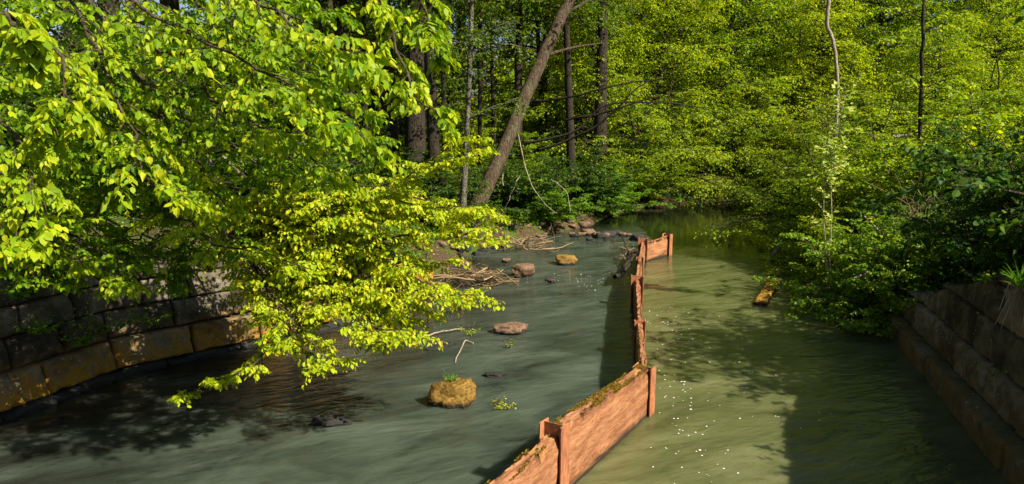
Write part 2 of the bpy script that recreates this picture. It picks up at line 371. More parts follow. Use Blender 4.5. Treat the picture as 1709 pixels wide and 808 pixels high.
for i in range(0, 8):
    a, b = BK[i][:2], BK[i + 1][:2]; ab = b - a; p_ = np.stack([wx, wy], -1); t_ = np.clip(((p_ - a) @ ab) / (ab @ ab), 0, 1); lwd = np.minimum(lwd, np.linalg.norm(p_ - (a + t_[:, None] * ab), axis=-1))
shade_or_bare = np.clip(1.15 - lwd / (3.5 - 0.19 * np.clip(wy - 5, 0, 12)), 0, 1)  # painted shade, strongest at the left wall and fading outwards
wo = mk("water", np.stack([wx, wy, 0 * wx], 1), [wf], water_mat(), smooth=True, attrs={"deep": deep, "calm": calm, "shade_or_bare": shade_or_bare})
tag(wo, kind='structure')

# ------------------------------------------------------------------ stone walls
def block_wall(rng, line, courses, top_of, lens, batter, proud=0.03, nu=22, nv=11, rough=0.012):
    """blocks laid in courses along a polyline (land on the left of travel); returns merged masonry and the joint backing"""
    line = np.array(line); seg = np.linalg.norm(np.diff(line, axis=0), axis=1); cum = np.concatenate([[0], np.cumsum(seg)]); L = cum[-1]
    def pos(s):
        s = np.clip(s, 0, L - 1e-6); k = np.clip(np.searchsorted(cum, s, side='right') - 1, 0, len(seg) - 1)
        t = (s - cum[k]) / seg[k]; return line[k] + (line[k + 1] - line[k]) * t[..., None]
    def tang(s):
        e = 0.25; d = pos(s + e) - pos(s - e); return d / np.linalg.norm(d, axis=-1, keepdims=True)
    parts = []
    u = np.linspace(0, 1, nu - 4); u = np.sort(np.concatenate([u, [.012, .035, .965, .988]])); v = np.sort(np.concatenate([np.linspace(0, 1, nv - 4), [.03, .08, .92, .97]])); U, Vv = np.meshgrid(u, v)
    i = (np.arange(nv - 1)[:, None] * nu + np.arange(nu - 1)[None]).ravel(); fr = np.stack([i, i + 1, i + nu + 1, i + nu], 1)
    ring = np.concatenate([np.arange(nu), np.arange(1, nv) * nu + nu - 1, (nv - 1) * nu + np.arange(nu - 2, -1, -1), np.arange(nv - 2, 0, -1) * nu])
    for z0, z1, extra in courses:
        s = -rng.uniform(0, lens[0])
        while s < L:
            ln = rng.uniform(*lens); a, b = max(s, 0) + rng.uniform(.006, .016), min(s + ln, L) - rng.uniform(.006, .016); s += ln
            if b - a < 0.12: continue
            sa = a + (b - a) * U; tilt = rng.uniform(-0.012, 0.012)
            zt = np.minimum(z1 - 0.010, top_of(sa)); zb = z0 + 0.010
            if (zt - zb).min() < 0.05:
                if (zt - zb).max() < 0.10: continue
                zt = np.maximum(zt, zb + 0.02)
            z = zb + (zt - zb) * Vv + tilt * (U - 0.5)
            edge = np.minimum(np.minimum(U, 1 - U) * (b - a), np.minimum(Vv, 1 - Vv) * (z1 - z0))
            out = proud + rng.uniform(-0.02, 0.02) + extra - 0.050 * np.exp(-edge / 0.010) - 0.05 * np.exp(-edge / 0.035) * np.clip(pn(sa * 7 + s * 3, z * 7, 1.2) * 2.2 - .3, 0, 1)
            ph = rng.uniform(0, 50)
            out = out + rough * pn(sa * 6 + ph, z * 6 + ph, 1.6) + rough * 0.7 * pn(sa * 17 + ph, z * 19, 1.5)
            P2 = pos(sa); T = tang(sa); N = np.stack([T[..., 1], -T[..., 0]], -1)      # towards the water (right of travel)
            q = P2 + N * (out - batter * np.maximum(z, 0))[..., None]
            front = np.concatenate([q, z[..., None]], -1).reshape(-1, 3)
            Nf = np.concatenate([N, 0 * z[..., None]], -1).reshape(-1, 3)
            back = front[ring] - Nf[ring] * 0.28
            m = len(front); r2 = np.arange(len(ring)); nx = np.roll(r2, -1)
            side = np.stack([ring[r2], m + r2, m + nx, ring[nx]], 1)
            parts.append((np.concatenate([front, back]), [fr, side], np.full(m + len(ring), rng.random())))
    # backing (dark joints, filled up to the top)
    ss = np.linspace(0, L, 60); top = top_of(ss) - 0.02; P2 = pos(ss); T = tang(ss); N = np.stack([T[:, 1], -T[:, 0]], 1)
    def row(off, z): return np.concatenate([P2 + N * (off - batter * np.maximum(z, 0))[:, None], z[:, None]], 1)
    o = np.ones(60)
    rows = [row(-0.035 * o, -0.4 * o), row(-0.035 * o, top), row(-0.42 * o, top), row(-0.42 * o, -0.4 * o)]
    V = np.concatenate(rows); fs = []
    k = np.arange(59)
    for a in range(3): fs.append(np.stack([a * 60 + k, a * 60 + k + 1, (a + 1) * 60 + k + 1, (a + 1) * 60 + k], 1))
    return merge(parts), (V, fs)
rng = np.random.default_rng(5)
lw_line = [BK[i][:2] for i in range(1, 6)] + [np.array([-2.35, 11.1])]
LWL = np.concatenate([[0], np.cumsum(np.linalg.norm(np.diff(np.array(lw_line), axis=0), axis=1))])
lw_top = lambda s: np.interp(s, LWL, [1.5, 1.45, 1.35, 1.25, 1.0, 0.7]) + 0.02 * np.sin(s * 5)
t = empty("stone_wall", (*lw_line[1], 0), "low bank wall of lichen spotted sandstone blocks, ochre at the waterline, under the drooping boughs", "stone wall")
(mV, mF, mT), (bV, bF) = block_wall(rng, lw_line, [(0.07, 0.44, 0.05), (0.44, 0.78, 0.0), (0.78, 1.10, 0.0), (1.10, 1.5, 0.0)], lw_top, (0.5, 0.95), 0.22)
mk("masonry", mV, mF, STONE_L, t, mT, smooth=True); mk("joint", bV, bF, MORTAR, t)
(mV, mF, mT), _ = block_wall(rng, lw_line, [(-0.3, 0.085, 0.10)], lambda s: 0.07 + 0.03 * np.sin(s * 9), (0.3, 1.1), 0.0, rough=0.03)
mk("footing", mV, mF, ROCK_DARK, t, mT, smooth=True)
rw_line = [BK[i][:2] for i in range(22, 28)]
rw_line = rw_line[:]                          # travels towards the camera: water is on its right
RWL = np.concatenate([[0], np.cumsum(np.linalg.norm(np.diff(np.array(rw_line), axis=0), axis=1))])
rw_top = lambda s: np.interp(s, RWL, [0.5, 0.83, 1.32, 1.78, 1.9, 2.05]) + 0.025 * np.sin(s * 4.3)
t = empty("stone_wall", (*rw_line[3], 0), "tall shaded brown stone wall with a ledge at its foot and a top sloping down to the shrubs", "stone wall")
(mV, mF, mT), (bV, bF) = block_wall(rng, rw_line, [(0.26, 0.66, 0.0), (0.66, 1.08, 0.0), (1.08, 1.48, 0.0), (1.48, 2.1, 0.0)], rw_top, (0.6, 1.15), 0.06, rough=0.02)
mk("masonry", mV, mF, STONE_R, t, mT, smooth=True); mk("joint", bV, bF, MORTAR, t)
(mV, mF, mT), _ = block_wall(rng, rw_line, [(-0.3, 0.27, 0.13)], lambda s: 0.26 + 0 * s, (0.55, 0.9), 0.0)
mk("ledge", mV, mF, STONE_R, t, mT, smooth=True)

# ------------------------------------------------------------------ plant kit (all vectorised)
def frames(T):
    ref = np.where(np.abs(T[..., 2:3]) > 0.9, np.array([1.0, 0, 0]), Z)
    a = nrm(np.cross(T, ref)); return a, np.cross(T, a)
def tubes(P, R, S=5, tint=0.5):
    """P (N,K,3) polylines, R (N,K) radii -> verts, faces, tint"""
    N, K, _ = P.shape
    T = nrm(np.gradient(P, axis=1)); a, b = frames(T)
    th = np.arange(S) * 2 * math.pi / S
    V = P[:, :, None] + R[:, :, None, None] * (a[:, :, None] * np.cos(th)[:, None] + b[:, :, None] * np.sin(th)[:, None])
    base = (np.arange(N)[:, None, None] * K + np.arange(K - 1)[None, :, None]) * S
    s0 = np.arange(S)[None, None]; s1 = (s0 + 1) % S
    f = np.stack([base + s0, base + s1, base + S + s1, base + S + s0], -1).reshape(-1, 4)
    return V.reshape(-1, 3), [f], np.full(N * K * S, tint)
def curve(pts, K=14, rng=None, wob=0.0):
    pts = np.array(pts, float); n = len(pts); t = np.linspace(0, n - 1, K); out = []
    for u in t:
        i = min(int(u), n - 2); f = u - i
        p0, p1, p2, p3 = pts[max(i - 1, 0)], pts[i], pts[i + 1], pts[min(i + 2, n - 1)]
        out.append(0.5 * ((2 * p1) + (-p0 + p2) * f + (2 * p0 - 5 * p1 + 4 * p2 - p3) * f * f + (-p0 + 3 * p1 - 3 * p2 + p3) * f ** 3))
    out = np.array(out)
    if rng is not None and wob: out[1:-1] += rng.normal(0, wob, (K - 2, 3))
    return out
def kids(rng, P, R, n, t0, t1, L, ang, up=0.0, droop=0.1, K=5, shape=0.6, wob=0.04, spin=0.3, rmax=1.0):
    """side branches of every polyline, alternating left and right"""
    N, K0, _ = P.shape
    t = t0 + (t1 - t0) * (np.arange(n)[None] + rng.random((N, n))) / n
    x = t * (K0 - 1); i = np.minimum(x.astype(int), K0 - 2); f = (x - i)[..., None]; r = np.arange(N)[:, None]
    base = P[r, i] * (1 - f) + P[r, i + 1] * f; T = nrm(P[r, i + 1] - P[r, i])
    rad = R[r, i] * (1 - f[..., 0]) + R[r, i + 1] * f[..., 0]
    sgn = np.where((np.arange(n)[None] + rng.integers(0, 2, (N, 1))) % 2 == 0, 1.0, -1.0)[..., None]
    lat = nrm(np.cross(T, Z) + rng.normal(0, 0.02, T.shape)) * sgn
    a = ang * rng.uniform(0.75, 1.25, (N, n, 1))
    D = nrm(T * np.cos(a) + lat * np.sin(a) + Z * (up + rng.normal(0, 0.12, (N, n, 1))) + rng.normal(0, spin * 0.4, T.shape))
    ln = L * (1 - shape * (t - t0) / max(t1 - t0, 1e-6)) * rng.uniform(0.65, 1.25, (N, n))
    u = np.linspace(0, 1, K)[None, None, :, None]
    Q = base[:, :, None] + D[:, :, None] * ln[..., None, None] * u - Z * droop * ln[..., None, None] * u * u
    Q = Q + np.cumsum(rng.normal(0, wob, Q.shape), 2) * ln[..., None, None] * u / K * 2
    rr = np.minimum(np.minimum(rad * 0.6, 0.004 + ln * 0.011), rmax)[..., None] * (1 - 0.72 * u[..., 0])
    return Q.reshape(N * n, K, 3), rr.reshape(N * n, K)
OUT8 = np.array([(0, 0, 0), (.28, .40, .09), (.30, 0, 0), (.28, -.40, .09), (.68, .35, .03), (.72, 0, -.04), (.68, -.35, .03), (1.0, 0, -.14)])
F8 = ([(0, 2, 1), (0, 3, 2), (4, 5, 7), (5, 6, 7)], [(1, 2, 5, 4), (2, 3, 6, 5)])
OUT4 = np.array([(0, 0, 0), (.48, .40, .07), (1.0, 0, -.06), (.48, -.40, .07)])
F4 = ([(0, 2, 1), (0, 3, 2)], [])
def leaves(B, D, Nn, size, width, tint, near=True):
    """B bases, D leaf axes, Nn rough blade normals"""
    O, (t3, t4) = (OUT8, F8) if near else (OUT4, F4)
    D = nrm(D); S = nrm(np.cross(Nn, D)); U = np.cross(D, S); k = len(O)
    cu = np.random.default_rng(len(B)).uniform(-.6, 3.2, (len(B), 1, 1)) if near else 1.0
    wv = np.random.default_rng(len(B) + 1).uniform(.75, 1.15, (len(B), 1, 1)) * width
    V = B[:, None] + size[:, None, None] * (O[None, :, 0:1] * D[:, None] + O[None, :, 1:2] * wv * S[:, None] + O[None, :, 2:3] * cu * U[:, None])
    o = (np.arange(len(B)) * k)[:, None, None]
    fs = [(np.array(t3)[None] + o).reshape(-1, 3)]
    if t4: fs.append((np.array(t4)[None] + o).reshape(-1, 4))
    return V.reshape(-1, 3), fs, np.repeat(tint, k)
def leaf_along(rng, P, n, size, width=0.8, droop=0.35, tilt=0.35, t0=0.12, near=True, tint=(0.45, 0.2), tip=0.25, fwd=0.55):
    N, K0, _ = P.shape
    t = np.clip(t0 + (1 - t0) * (np.arange(n)[None] + 0.6 * rng.random((N, n)) + 0.2) / n, 0, 0.999)
    x = t * (K0 - 1); i = np.minimum(x.astype(int), K0 - 2); f = (x - i)[..., None]; r = np.arange(N)[:, None]
    B = P[r, i] * (1 - f) + P[r, i + 1] * f; T = nrm(P[r, i + 1] - P[r, i])
    sgn = np.where((np.arange(n)[None] + rng.integers(0, 2, (N, 1))) % 2 == 0, 1.0, -1.0)[..., None]
    lat = nrm(np.cross(T, Z) + rng.normal(0, 0.05, T.shape)) * sgn
    lat = np.where((np.arange(n) == n - 1)[None, :, None], 0.1 * lat, lat)
    D = T * fwd + lat * 0.8 - Z * droop * rng.uniform(0.3, 1.7, (N, n, 1)) + rng.normal(0, 0.18, T.shape)
    Nn = Z + rng.normal(0, tilt, T.shape) + lat * 0.15
    sz = size * rng.uniform(0.42, 1.28, (N, n)) * (1 - 0.25 * t)
    tt = np.clip(rng.normal(tint[0], tint[1], (N, n)) + tip * (t - 0.5) + rng.normal(0, 0.08, (N, 1)), 0, 1)
    return leaves(B.reshape(-1, 3), D.reshape(-1, 3), Nn.reshape(-1, 3), sz.ravel(), width, tt.ravel(), near)
def taper(K, r0, r1, flare=0.0):
    u = np.linspace(0, 1, K); return r0 + (r1 - r0) * u + flare * r0 * np.exp(-u * 14)

def bough(rng, pts, r0, nsec, Lsec, ntw, Ltw, nleaf, size, near=True, droop=0.12, tint=(0.45, 0.2), K=16, wob=0.02, up=0.02, ldroop=0.4, ang=0.85, t0=0.15, width=0.8):
    P = curve(pts, K, rng, wob)[None]; R = taper(K, r0, 0.005)[None]
    s, sr = kids(rng, P, R, nsec, t0, 0.98, Lsec, ang, up, droop, 6, 0.55)
    tw, tr = kids(rng, s, sr, ntw, 0.15, 0.98, Ltw, 0.85, 0.0, droop, 4, 0.5)
    wood = [tubes(P, R, 7), tubes(s, sr, 4), tubes(tw, tr * 0.8, 3)]
    lf = [leaf_along(rng, tw, nleaf, size, width, ldroop, 0.4, 0.1, near, tint),
          leaf_along(rng, s[:, 2:], max(nleaf, 3), size, width, ldroop, 0.4, 0.1, near, tint)]
    return merge(wood), merge(lf)

# ------------------------------------------------------------------ the big near tree on the left bank
rng = np.random.default_rng(11)
T0 = at(372, 385, 8.9)
hero = empty("beech_tree", T0, "large near beech on the left bank with bright yellow-green boughs drooping over the stream", "tree")
stem = curve([at(380, 400, 9.0), at(364, 350, 8.7), at(343, 268, 8.2), at(300, 205, 7.8), at(258, 158, 7.4), at(190, 70, 6.9), at(120, -40, 6.4), at(60, -180, 6.0)], 30, rng, 0.006)
fork = curve([at(352, 300, 8.4), at(335, 230, 8.5), at(395, 285, 8.3), at(440, 340, 8.0)], 12, rng, 0.01)
st2 = curve([at(372, 390, 8.9), at(300, 320, 9.4), at(240, 200, 9.6), at(230, 60, 9.8), at(250, -200, 10)], 16, rng, 0.01)
mk("trunk", *merge([tubes(stem[None], taper(30, 0.085, 0.05, 0.4)[None], 9), tubes(st2[None], taper(16, 0.05, 0.03)[None], 7)])[:2], BARK_GREY, hero, smooth=True)
mk("limb", *tubes(fork[None], taper(12, 0.045, 0.015)[None], 7)[:2], BARK_GREY, hero, smooth=True)
HB = [  # polylines (px, py, distance), number of side sprays, length of sprays, leaf size, bright?
    # upper canopy
    ([(60, -120, 6.1), (180, -30, 5.4), (300, 50, 5.0), (430, 110, 4.7), (530, 170, 4.5), (610, 235, 4.4)], 13, 0.55, 0.085, 1),
    ([(120, -60, 6.3), (330, -50, 5.2), (450, 20, 4.8), (540, 70, 4.6), (625, 100, 4.5)], 11, 0.5, 0.085, 1),
    ([(420, -120, 5.6), (560, -70, 5.0), (640, 0, 4.7), (662, 90, 4.6), (690, 165, 4.5), (728, 190, 4.5)], 8, 0.26, 0.08, 1),
    ([(420, -140, 5.6), (600, -90, 5.2), (690, -30, 5.0), (720, 40, 4.9), (735, 85, 4.8)], 8, 0.28, 0.08, 1),
    ([(-80, -60, 4.6), (-10, 10, 3.9), (30, 50, 3.6), (40, 85, 3.5)], 6, 0.22, 0.085, 1),
    ([(-60, -20, 5.2), (60, 60, 4.7), (110, 120, 4.5), (95, 200, 4.4), (100, 235, 4.4)], 8, 0.35, 0.085, 1),
    ([(100, -40, 6.0), (160, 80, 5.3), (210, 180, 4.9), (235, 270, 4.7), (300, 330, 4.6)], 10, 0.42, 0.085, 1),
    ([(-60, 120, 5.0), (20, 220, 4.6), (50, 300, 4.4), (30, 370, 4.3), (10, 410, 4.2)], 9, 0.3, 0.085, 1),
    ([(200, 60, 6.8), (300, 110, 5.9), (400, 190, 5.4), (480, 230, 5.2), (560, 300, 5.0)], 11, 0.5, 0.08, 1),
    ([(200, 60, 6.8), (250, 160, 6.0), (330, 270, 5.6), (380, 350, 5.4)], 9, 0.42, 0.08, 1),
    ([(180, 60, 6.8), (120, 180, 6.0), (80, 270, 5.7), (70, 370, 5.5)], 9, 0.45, 0.08, 0),
    ([(200, 40, 6.9), (380, 50, 6.2), (500, 110, 5.8), (590, 180, 5.6)], 11, 0.55, 0.08, 0),
    ([(60, -160, 6.4), (0, 0, 6.0), (-20, 160, 5.8), (40, 260, 5.7)], 9, 0.5, 0.085, 0),
    ([(100, -120, 6.8), (260, -60, 6.5), (420, -20, 6.2), (560, 20, 6.0)], 12, 0.6, 0.085, 0),
    ([(300, 205, 7.8), (200, 230, 7.2), (110, 290, 6.8), (20, 330, 6.6)], 9, 0.5, 0.08, 0),
    ([(343, 268, 8.2), (440, 240, 7.5), (520, 290, 7.1), (590, 330, 6.9)], 9, 0.5, 0.08, 0),
    ([(258, 158, 7.4), (380, 150, 7.0), (480, 180, 6.7), (560, 230, 6.5)], 10, 0.55, 0.08, 0),
    ([(258, 158, 7.4), (140, 120, 7.2), (20, 130, 7.0), (-60, 160, 6.9)], 9, 0.6, 0.08, 0),
    ([(60, -200, 7.2), (200, -140, 7.4), (350, 20, 7.6), (450, 120, 7.7)], 11, 0.7, 0.08, 0),
    ([(-80, 200, 6.6), (40, 330, 6.2), (130, 400, 6.0), (240, 450, 5.9)], 9, 0.42, 0.075, 0),
    ([(-90, 330, 6.3), (30, 390, 6.0), (130, 430, 5.8), (220, 470, 5.7)], 10, 0.36, 0.075, 1),
    ([(-90, 380, 6.0), (-10, 420, 5.9), (60, 450, 5.8), (110, 470, 5.8)], 9, 0.34, 0.075, 0),
    ([(300, 300, 8.0), (250, 370, 7.0), (220, 410, 6.6), (180, 440, 6.4)], 10, 0.4, 0.07, 0),
    ([(340, 300, 8.2), (330, 380, 7.4), (320, 430, 7.1), (290, 470, 6.9)], 10, 0.4, 0.07, 0),
    # lower sprays over the water
    ([(350, 310, 8.4), (470, 320, 7.4), (570, 325, 6.9), (680, 290, 6.5), (780, 226, 6.2)], 14, 0.42, 0.062, 2),
    ([(352, 320, 8.4), (480, 345, 7.4), (600, 330, 6.9), (700, 285, 6.6), (795, 252, 6.4)], 14, 0.42, 0.062, 2),
    ([(356, 330, 8.5), (470, 350, 7.6), (610, 355, 7.1), (740, 345, 6.9), (800, 350, 6.8)], 15, 0.5, 0.062, 2),
    ([(356, 330, 8.5), (480, 380, 7.5), (620, 395, 7.0), (740, 395, 6.8), (810, 400, 6.7)], 16, 0.55, 0.062, 2),
    ([(360, 345, 8.6), (450, 400, 7.4), (570, 440, 6.8), (690, 490, 6.5), (790, 492, 6.3)], 16, 0.5, 0.062, 2),
    ([(362, 350, 8.6), (420, 410, 7.3), (500, 480, 6.7), (600, 540, 6.3), (690, 555, 6.1)], 15, 0.5, 0.062, 2),
    ([(362, 350, 8.6), (400, 410, 7.3), (460, 500, 6.5), (510, 560, 6.2), (560, 605, 6.0)], 14, 0.42, 0.062, 2),
    ([(362, 350, 8.6), (410, 420, 7.2), (455, 520, 6.5), (440, 590, 6.2), (380, 625, 6.0), (305, 655, 5.9)], 12, 0.26, 0.062, 2),
    ([(300, 205, 7.8), (260, 310, 6.6), (330, 385, 6.0), (430, 420, 5.8), (520, 450, 5.7)], 11, 0.36, 0.065, 2),
    ([(350, 310, 8.4), (520, 300, 7.8), (640, 320, 7.5), (740, 375, 7.3)], 14, 0.6, 0.062, 2),
    ([(362, 350, 8.6), (500, 420, 7.8), (620, 450, 7.4), (740, 440, 7.3)], 14, 0.55, 0.062, 2),
    ([(300, 205, 7.8), (180, 330, 6.6), (120, 430, 6.1), (200, 475, 5.9)], 8, 0.3, 0.07, 1),
]
for k in range(26):                           # more of the lower sprays
    g_ = random.Random(500 + k); a = g_.random(); b_ = g_.random(); d0 = g_.uniform(-.4, .5)
    ex, ey = 560 + 250 * a - 110 * b_, 335 + 225 * b_ + (40 * (1 - a) if b_ > .5 else 0)
    mx_, my_ = 362 + (ex - 362) * .5 + g_.uniform(-20, 20), 345 + (ey - 345) * .42 - 15
    HB.append(([(360, 345, 8.6), (mx_, my_, 7.5 + d0), ((mx_ + ex) / 2, (my_ + ey) / 2 - 6, 7.0 + d0), (ex, ey, 6.6 + d0)], 13, 0.5, 0.062, 2))
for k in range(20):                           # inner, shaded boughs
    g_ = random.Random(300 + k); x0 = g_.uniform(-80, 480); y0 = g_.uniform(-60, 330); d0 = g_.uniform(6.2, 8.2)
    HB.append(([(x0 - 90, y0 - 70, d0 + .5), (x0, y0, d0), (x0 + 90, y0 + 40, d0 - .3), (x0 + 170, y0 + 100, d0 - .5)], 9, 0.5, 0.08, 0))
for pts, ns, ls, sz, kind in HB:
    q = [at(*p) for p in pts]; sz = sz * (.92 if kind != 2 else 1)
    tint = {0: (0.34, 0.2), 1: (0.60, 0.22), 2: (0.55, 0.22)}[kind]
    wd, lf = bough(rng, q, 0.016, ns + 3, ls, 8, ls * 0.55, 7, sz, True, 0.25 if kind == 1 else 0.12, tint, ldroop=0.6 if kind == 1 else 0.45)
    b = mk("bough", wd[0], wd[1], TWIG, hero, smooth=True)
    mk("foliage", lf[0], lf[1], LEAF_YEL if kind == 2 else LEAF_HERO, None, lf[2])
    o = bpy.data.objects[-1] if False else COL.objects[-1]
    o.data.transform(__import__("mathutils").Matrix.Translation(-Vector([float(v) for v in T0]))); o.parent = b

# ------------------------------------------------------------------ kinds of tree for the wood (built once, then copied)
def grow(rng, H, lean, r0, shade_or_bare, nl, Lmax, nsec, ntw, nlf, size, leafmat, barkmat, name, label, cat, group, upl=0.25, spread=1.0, twigs=True, tint=(0.45, 0.22), droop=0.15, dens_top=0.35):
    K = 18; u = np.linspace(0, 1, K)
    trunk = np.stack([lean[0] * u + 0.10 * np.sin(u * 5 + rng.uniform(0, 6)) * u, lean[1] * u + 0.10 * np.sin(u * 4 + rng.uniform(0, 6)) * u, H * u], 1)
    R = taper(K, r0, r0 * 0.18, 0.35)
    t = np.sort(shade_or_bare + (0.97 - shade_or_bare) * rng.random(nl) ** 0.9); az = np.arange(nl) * 2.4 + rng.uniform(0, 1, nl)
    rel = (t - shade_or_bare) / (1 - shade_or_bare)
    ln = Lmax * (1 - (1 - dens_top) * rel) * rng.uniform(0.7, 1.15, nl)
    i = np.minimum((t * (K - 1)).astype(int), K - 2); f = (t * (K - 1) - i)[:, None]
    B = trunk[i] * (1 - f) + trunk[i + 1] * f; rb = R[i]
    el = upl + 0.5 * rel + rng.normal(0, 0.12, nl)
    D = np.stack([np.cos(az) * np.cos(el), np.sin(az) * np.cos(el), np.sin(el)], 1)
    v = np.linspace(0, 1, 9)[None, :, None]
    Lb = B[:, None] + D[:, None] * ln[:, None, None] * v - Z * droop * 1.6 * ln[:, None, None] * v ** 2
    Lb = Lb + np.cumsum(rng.normal(0, 0.03, Lb.shape), 1) * ln[:, None, None] * 0.5 * v
    Lr = np.minimum(rb * 0.55, 0.012 + ln * 0.014)[:, None] * (1 - 0.8 * v[..., 0])
    s, sr = kids(rng, Lb, Lr, nsec, 0.12, 0.98, Lmax * 0.45 * spread, 0.9, 0.05, droop, 6, 0.45, spin=1.3)
    tw, tr = kids(rng, s, sr, ntw, 0.08, 0.98, Lmax * 0.19 * spread, 0.9, 0.0, droop * 1.5, 4, 0.4, spin=1.0)
    e = empty(name, (0, 0, 0), label, cat, group)
    wd = [tubes(trunk[None], R[None], 10), tubes(Lb, Lr, 5), tubes(s, sr, 3)]
    if twigs: wd.append(tubes(tw, tr * 0.7, 3))
    wd = merge(wd); mk("trunk", wd[0], wd[1], barkmat, e, smooth=True)
    lf = merge([leaf_along(rng, tw, nlf, size, 0.85, 0.3, 0.45, 0.05, False, tint), leaf_along(rng, s, nlf, size, 0.85, 0.3, 0.45, 0.2, False, tint)])
    mk("crown", lf[0], lf[1], leafmat, e, lf[2])
    return e
def shrub(rng, H, W, nst, nsec, ntw, nlf, size, leafmat, name, label, cat, group, barkmat=None, tint=(0.45, 0.22), near=False, outward=0.6, droop=0.15, width=0.9):
    az = np.arange(nst) * 2.4 + rng.uniform(0, 0.8, nst); el = rng.uniform(outward * 0.4, 1.45, nst)
    D = np.stack([np.cos(az) * np.cos(el) * W / H * 1.6, np.sin(az) * np.cos(el) * W / H * 1.6, np.sin(el)], 1)
    B = np.stack([np.cos(az), np.sin(az), 0 * az], 1) * rng.uniform(0.02, 0.18 * W, (nst, 1))
    v = np.linspace(0, 1, 9)[None, :, None]; ln = H * rng.uniform(0.6, 1.05, nst)
    P = B[:, None] + D[:, None] * ln[:, None, None] * v - Z * droop * ln[:, None, None] * v ** 2 * (1.3 - el[:, None, None] / 1.5)
    P = P + np.cumsum(rng.normal(0, 0.03, P.shape), 1) * ln[:, None, None] * 0.4 * v
    P[..., 2] = np.maximum(P[..., 2], -0.1)
    R = (0.008 + 0.010 * ln)[:, None] * (1 - 0.8 * v[..., 0])
    s, sr = kids(rng, P, R, nsec, 0.08, 0.98, H * 0.30, 0.9, 0.08, droop, 5, 0.35)
    tw, tr = kids(rng, s, sr, ntw, 0.1, 0.98, H * 0.13, 0.9, 0.0, droop, 4, 0.4)
    e = empty(name, (0, 0, 0), label, cat, group)
    wd = merge([tubes(P, R, 5), tubes(s, sr, 3), tubes(tw, tr * 0.7, 3)]); mk("stem", wd[0], wd[1], barkmat or TWIG, e, smooth=True)
    lf = merge([leaf_along(rng, tw, nlf, size, width, 0.3, 0.5, 0.05, near, tint), leaf_along(rng, s, nlf, size, width, 0.3, 0.5, 0.15, near, tint)])
    mk("foliage", lf[0], lf[1], leafmat, e, lf[2])
    return e
PROTO = {}
def place(key, x, y, rot, sc, label, group=None, dz=0.0, used=set()):
    p = PROTO[key]; o = p if key not in used else copy_tree(p); used.add(key)
    o.location = (x, y, float(ground(np.array(x), np.array(y))) + dz - 0.04); o.rotation_euler = (0, 0, rot); o.scale = (sc,) * 3 if not isinstance(sc, tuple) else sc
    o['label'] = label
    if group: o['group'] = group
    elif 'group' in o: del o['group']
    return o
rg = lambda s: np.random.default_rng(s)
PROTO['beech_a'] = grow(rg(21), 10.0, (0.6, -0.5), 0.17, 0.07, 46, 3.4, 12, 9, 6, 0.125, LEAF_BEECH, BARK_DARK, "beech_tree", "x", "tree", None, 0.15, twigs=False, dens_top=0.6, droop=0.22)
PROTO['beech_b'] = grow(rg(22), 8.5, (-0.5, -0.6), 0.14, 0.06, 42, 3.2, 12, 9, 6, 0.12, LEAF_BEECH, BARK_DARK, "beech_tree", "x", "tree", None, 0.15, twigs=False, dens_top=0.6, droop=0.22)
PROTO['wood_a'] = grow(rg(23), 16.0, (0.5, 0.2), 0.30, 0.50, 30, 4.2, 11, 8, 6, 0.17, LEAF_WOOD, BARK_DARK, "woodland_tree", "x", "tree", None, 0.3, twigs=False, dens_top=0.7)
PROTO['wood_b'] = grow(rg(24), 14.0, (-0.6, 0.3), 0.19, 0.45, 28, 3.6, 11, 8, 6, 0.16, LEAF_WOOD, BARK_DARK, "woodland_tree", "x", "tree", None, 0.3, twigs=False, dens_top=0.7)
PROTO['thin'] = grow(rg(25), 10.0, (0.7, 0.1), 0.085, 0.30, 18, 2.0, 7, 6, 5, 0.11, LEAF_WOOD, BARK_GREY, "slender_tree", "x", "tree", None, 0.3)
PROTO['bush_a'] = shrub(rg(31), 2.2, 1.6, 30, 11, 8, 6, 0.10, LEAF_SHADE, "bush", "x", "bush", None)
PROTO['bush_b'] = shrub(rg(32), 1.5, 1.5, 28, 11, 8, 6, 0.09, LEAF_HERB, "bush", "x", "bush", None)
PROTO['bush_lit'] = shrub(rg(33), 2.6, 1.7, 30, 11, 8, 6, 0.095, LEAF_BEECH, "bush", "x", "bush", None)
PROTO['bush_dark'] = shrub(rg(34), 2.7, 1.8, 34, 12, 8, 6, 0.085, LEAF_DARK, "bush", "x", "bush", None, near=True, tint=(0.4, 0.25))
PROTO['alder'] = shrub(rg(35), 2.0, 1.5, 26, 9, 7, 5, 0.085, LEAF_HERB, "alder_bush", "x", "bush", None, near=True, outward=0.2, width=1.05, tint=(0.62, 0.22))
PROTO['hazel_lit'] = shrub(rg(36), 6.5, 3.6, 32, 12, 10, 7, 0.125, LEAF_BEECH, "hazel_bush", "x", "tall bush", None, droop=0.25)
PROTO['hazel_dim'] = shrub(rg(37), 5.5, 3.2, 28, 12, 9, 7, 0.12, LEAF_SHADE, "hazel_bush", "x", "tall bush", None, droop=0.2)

G_FAR = "trees of the wood beyond the pool"
